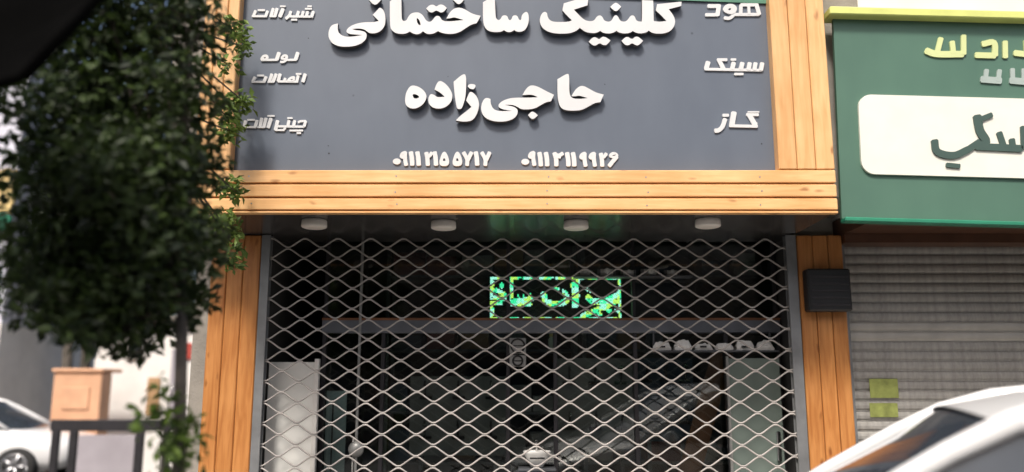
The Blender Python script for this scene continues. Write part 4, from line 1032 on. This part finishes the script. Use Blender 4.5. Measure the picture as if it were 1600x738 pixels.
# low dark railing with grey panels
YR = 13.2
lr = thing('panel_barrier', 'low dark metal barrier with grey panels at the street edge', 'barrier', (xat(170, 700, YR), YR, 0))
zr1, zr0 = zat(656, YR), zat(674, YR)
MB().box((xat(78, 665, YR), YR, zr0), (xat(272, 665, YR), YR + .08, zr1), .01).build('top_rail', 'darkmetal', lr)
for px in (84, 112, 216, 258):
    x = xat(px, 700, YR); MB().box((x - .06, YR + .001, 0), (x + .06, YR + .07, zr0 + .001), .008).build('post', 'darkmetal', lr)
for a, b, m_ in ((118, 209, 'greypanel'), (222, 252, 'whitewall')):
    MB().box((xat(a, 700, YR) + .02, YR + .02, .12), (xat(b, 700, YR) - .0, YR + .05, zr0 - .06), .006).build('panel', m_, lr)
# second white car far left
c2 = copy_tree(car); c2['label'] = 'white car parked across the street by the lavender building'
c2.location = (xat(-60, 700, 14.5), 14.5, -.0); c2.rotation_euler.z = R(4); c2.scale = (1, 1, .93)
car['group'] = c2['group'] = 'white parked cars'
# lavender block with signs at the far left
YV = 18.5
lx1 = xat(30, 250, YV); lx0 = lx1 - 3.2
lb = thing('lavender_building', 'tall lavender grey building carrying cream and green signboards', 'building', ((lx0 + lx1) / 2, YV, 0))
MB().box((lx0, YV, 0), (lx1, YV + 6, zat(40, YV))).build('wall', 'lavender', lb)
MB().box((lx0 + .05, YV - .06, .0), (lx1 + .03, YV + 6.05, zat(505, YV)), .01).build('shop_wall', 'whitewall', lb)
MB().box((lx0 - .1, YV - .12, zat(333, YV)), (lx1 + .02, YV - .003, zat(268, YV)), .02).build('signboard', 'creamy', lb)
MB().box((lx0 - .1, YV - .10, zat(362, YV)), (lx1 + .01, YV - .003, zat(337, YV)), .02).build('signboard', 'greensign', lb)
MB().box((lx0 + 1.7, YV - .14, zat(494, YV)), (lx1 - .12, YV - .003, zat(426, YV)), .02).build('signboard', 'greensign', lb)
for zz_ in (zat(250, YV), zat(160, YV)):
    o = MB().box((lx1 - 1.6, YV - .03, zz_), (lx1 - .6, YV - .004, zz_ + 1.1), .01).build('window', 'winglass', lb)
    MB().box((lx1 - 1.65, YV - .08, zz_ - .08), (lx1 - .55, YV - .002, zz_ - .004), .01).build('sill', 'stucco', o)
# black canvas canopy at the near left
cn = thing('black_canopy', 'black canvas canopy on a dark pole, above the street tree', 'canopy', at(-120, 150, 2.6))
q = [at(158, -14, 2.45), at(36, 118, 2.5), at(-160, 175, 2.8), at(-160, -120, 2.95)]
MB().sheet(q, .03).build('canvas', 'awning', cn)
MB().tube([q[0], q[1], q[2]], .018, 8).build('edge_tube', 'awning', cn, True)
pb_ = q[2]; MB().tube([(pb_.x, pb_.y, 0), tuple(pb_)], .03, 10).build('pole', 'darkmetal', cn, True)

# ------------------------------------------------------------------ unseen building added opposite to darken the glass reflections
ob = thing('added_opposite_building', 'unseen ochre brick building added across the street, facing the shop', 'building', (0, -10, 0))
MB().box((-14, -18, 0), (14, -10, 6.2)).build('wall', 'brick', ob)
MB().box((-14.2, -18.2, 6.201), (14.2, -9.7, 6.45), .02).build('cornice', 'stucco', ob)
for i in range(7):
    x = -12 + i * 4
    o = MB().box((x - 1.2, -9.99, .3), (x + 1.2, -9.95, 2.6), .01).build('shop_window', 'winglass', ob)
    o = MB().box((x - .7, -9.99, 3.6), (x + .7, -9.95, 5.2), .01).build('window', 'winglass', ob)
    MB().box((x - .8, -9.99, 3.50), (x + .8, -9.88, 3.595), .01).build('sill', 'stucco', o)
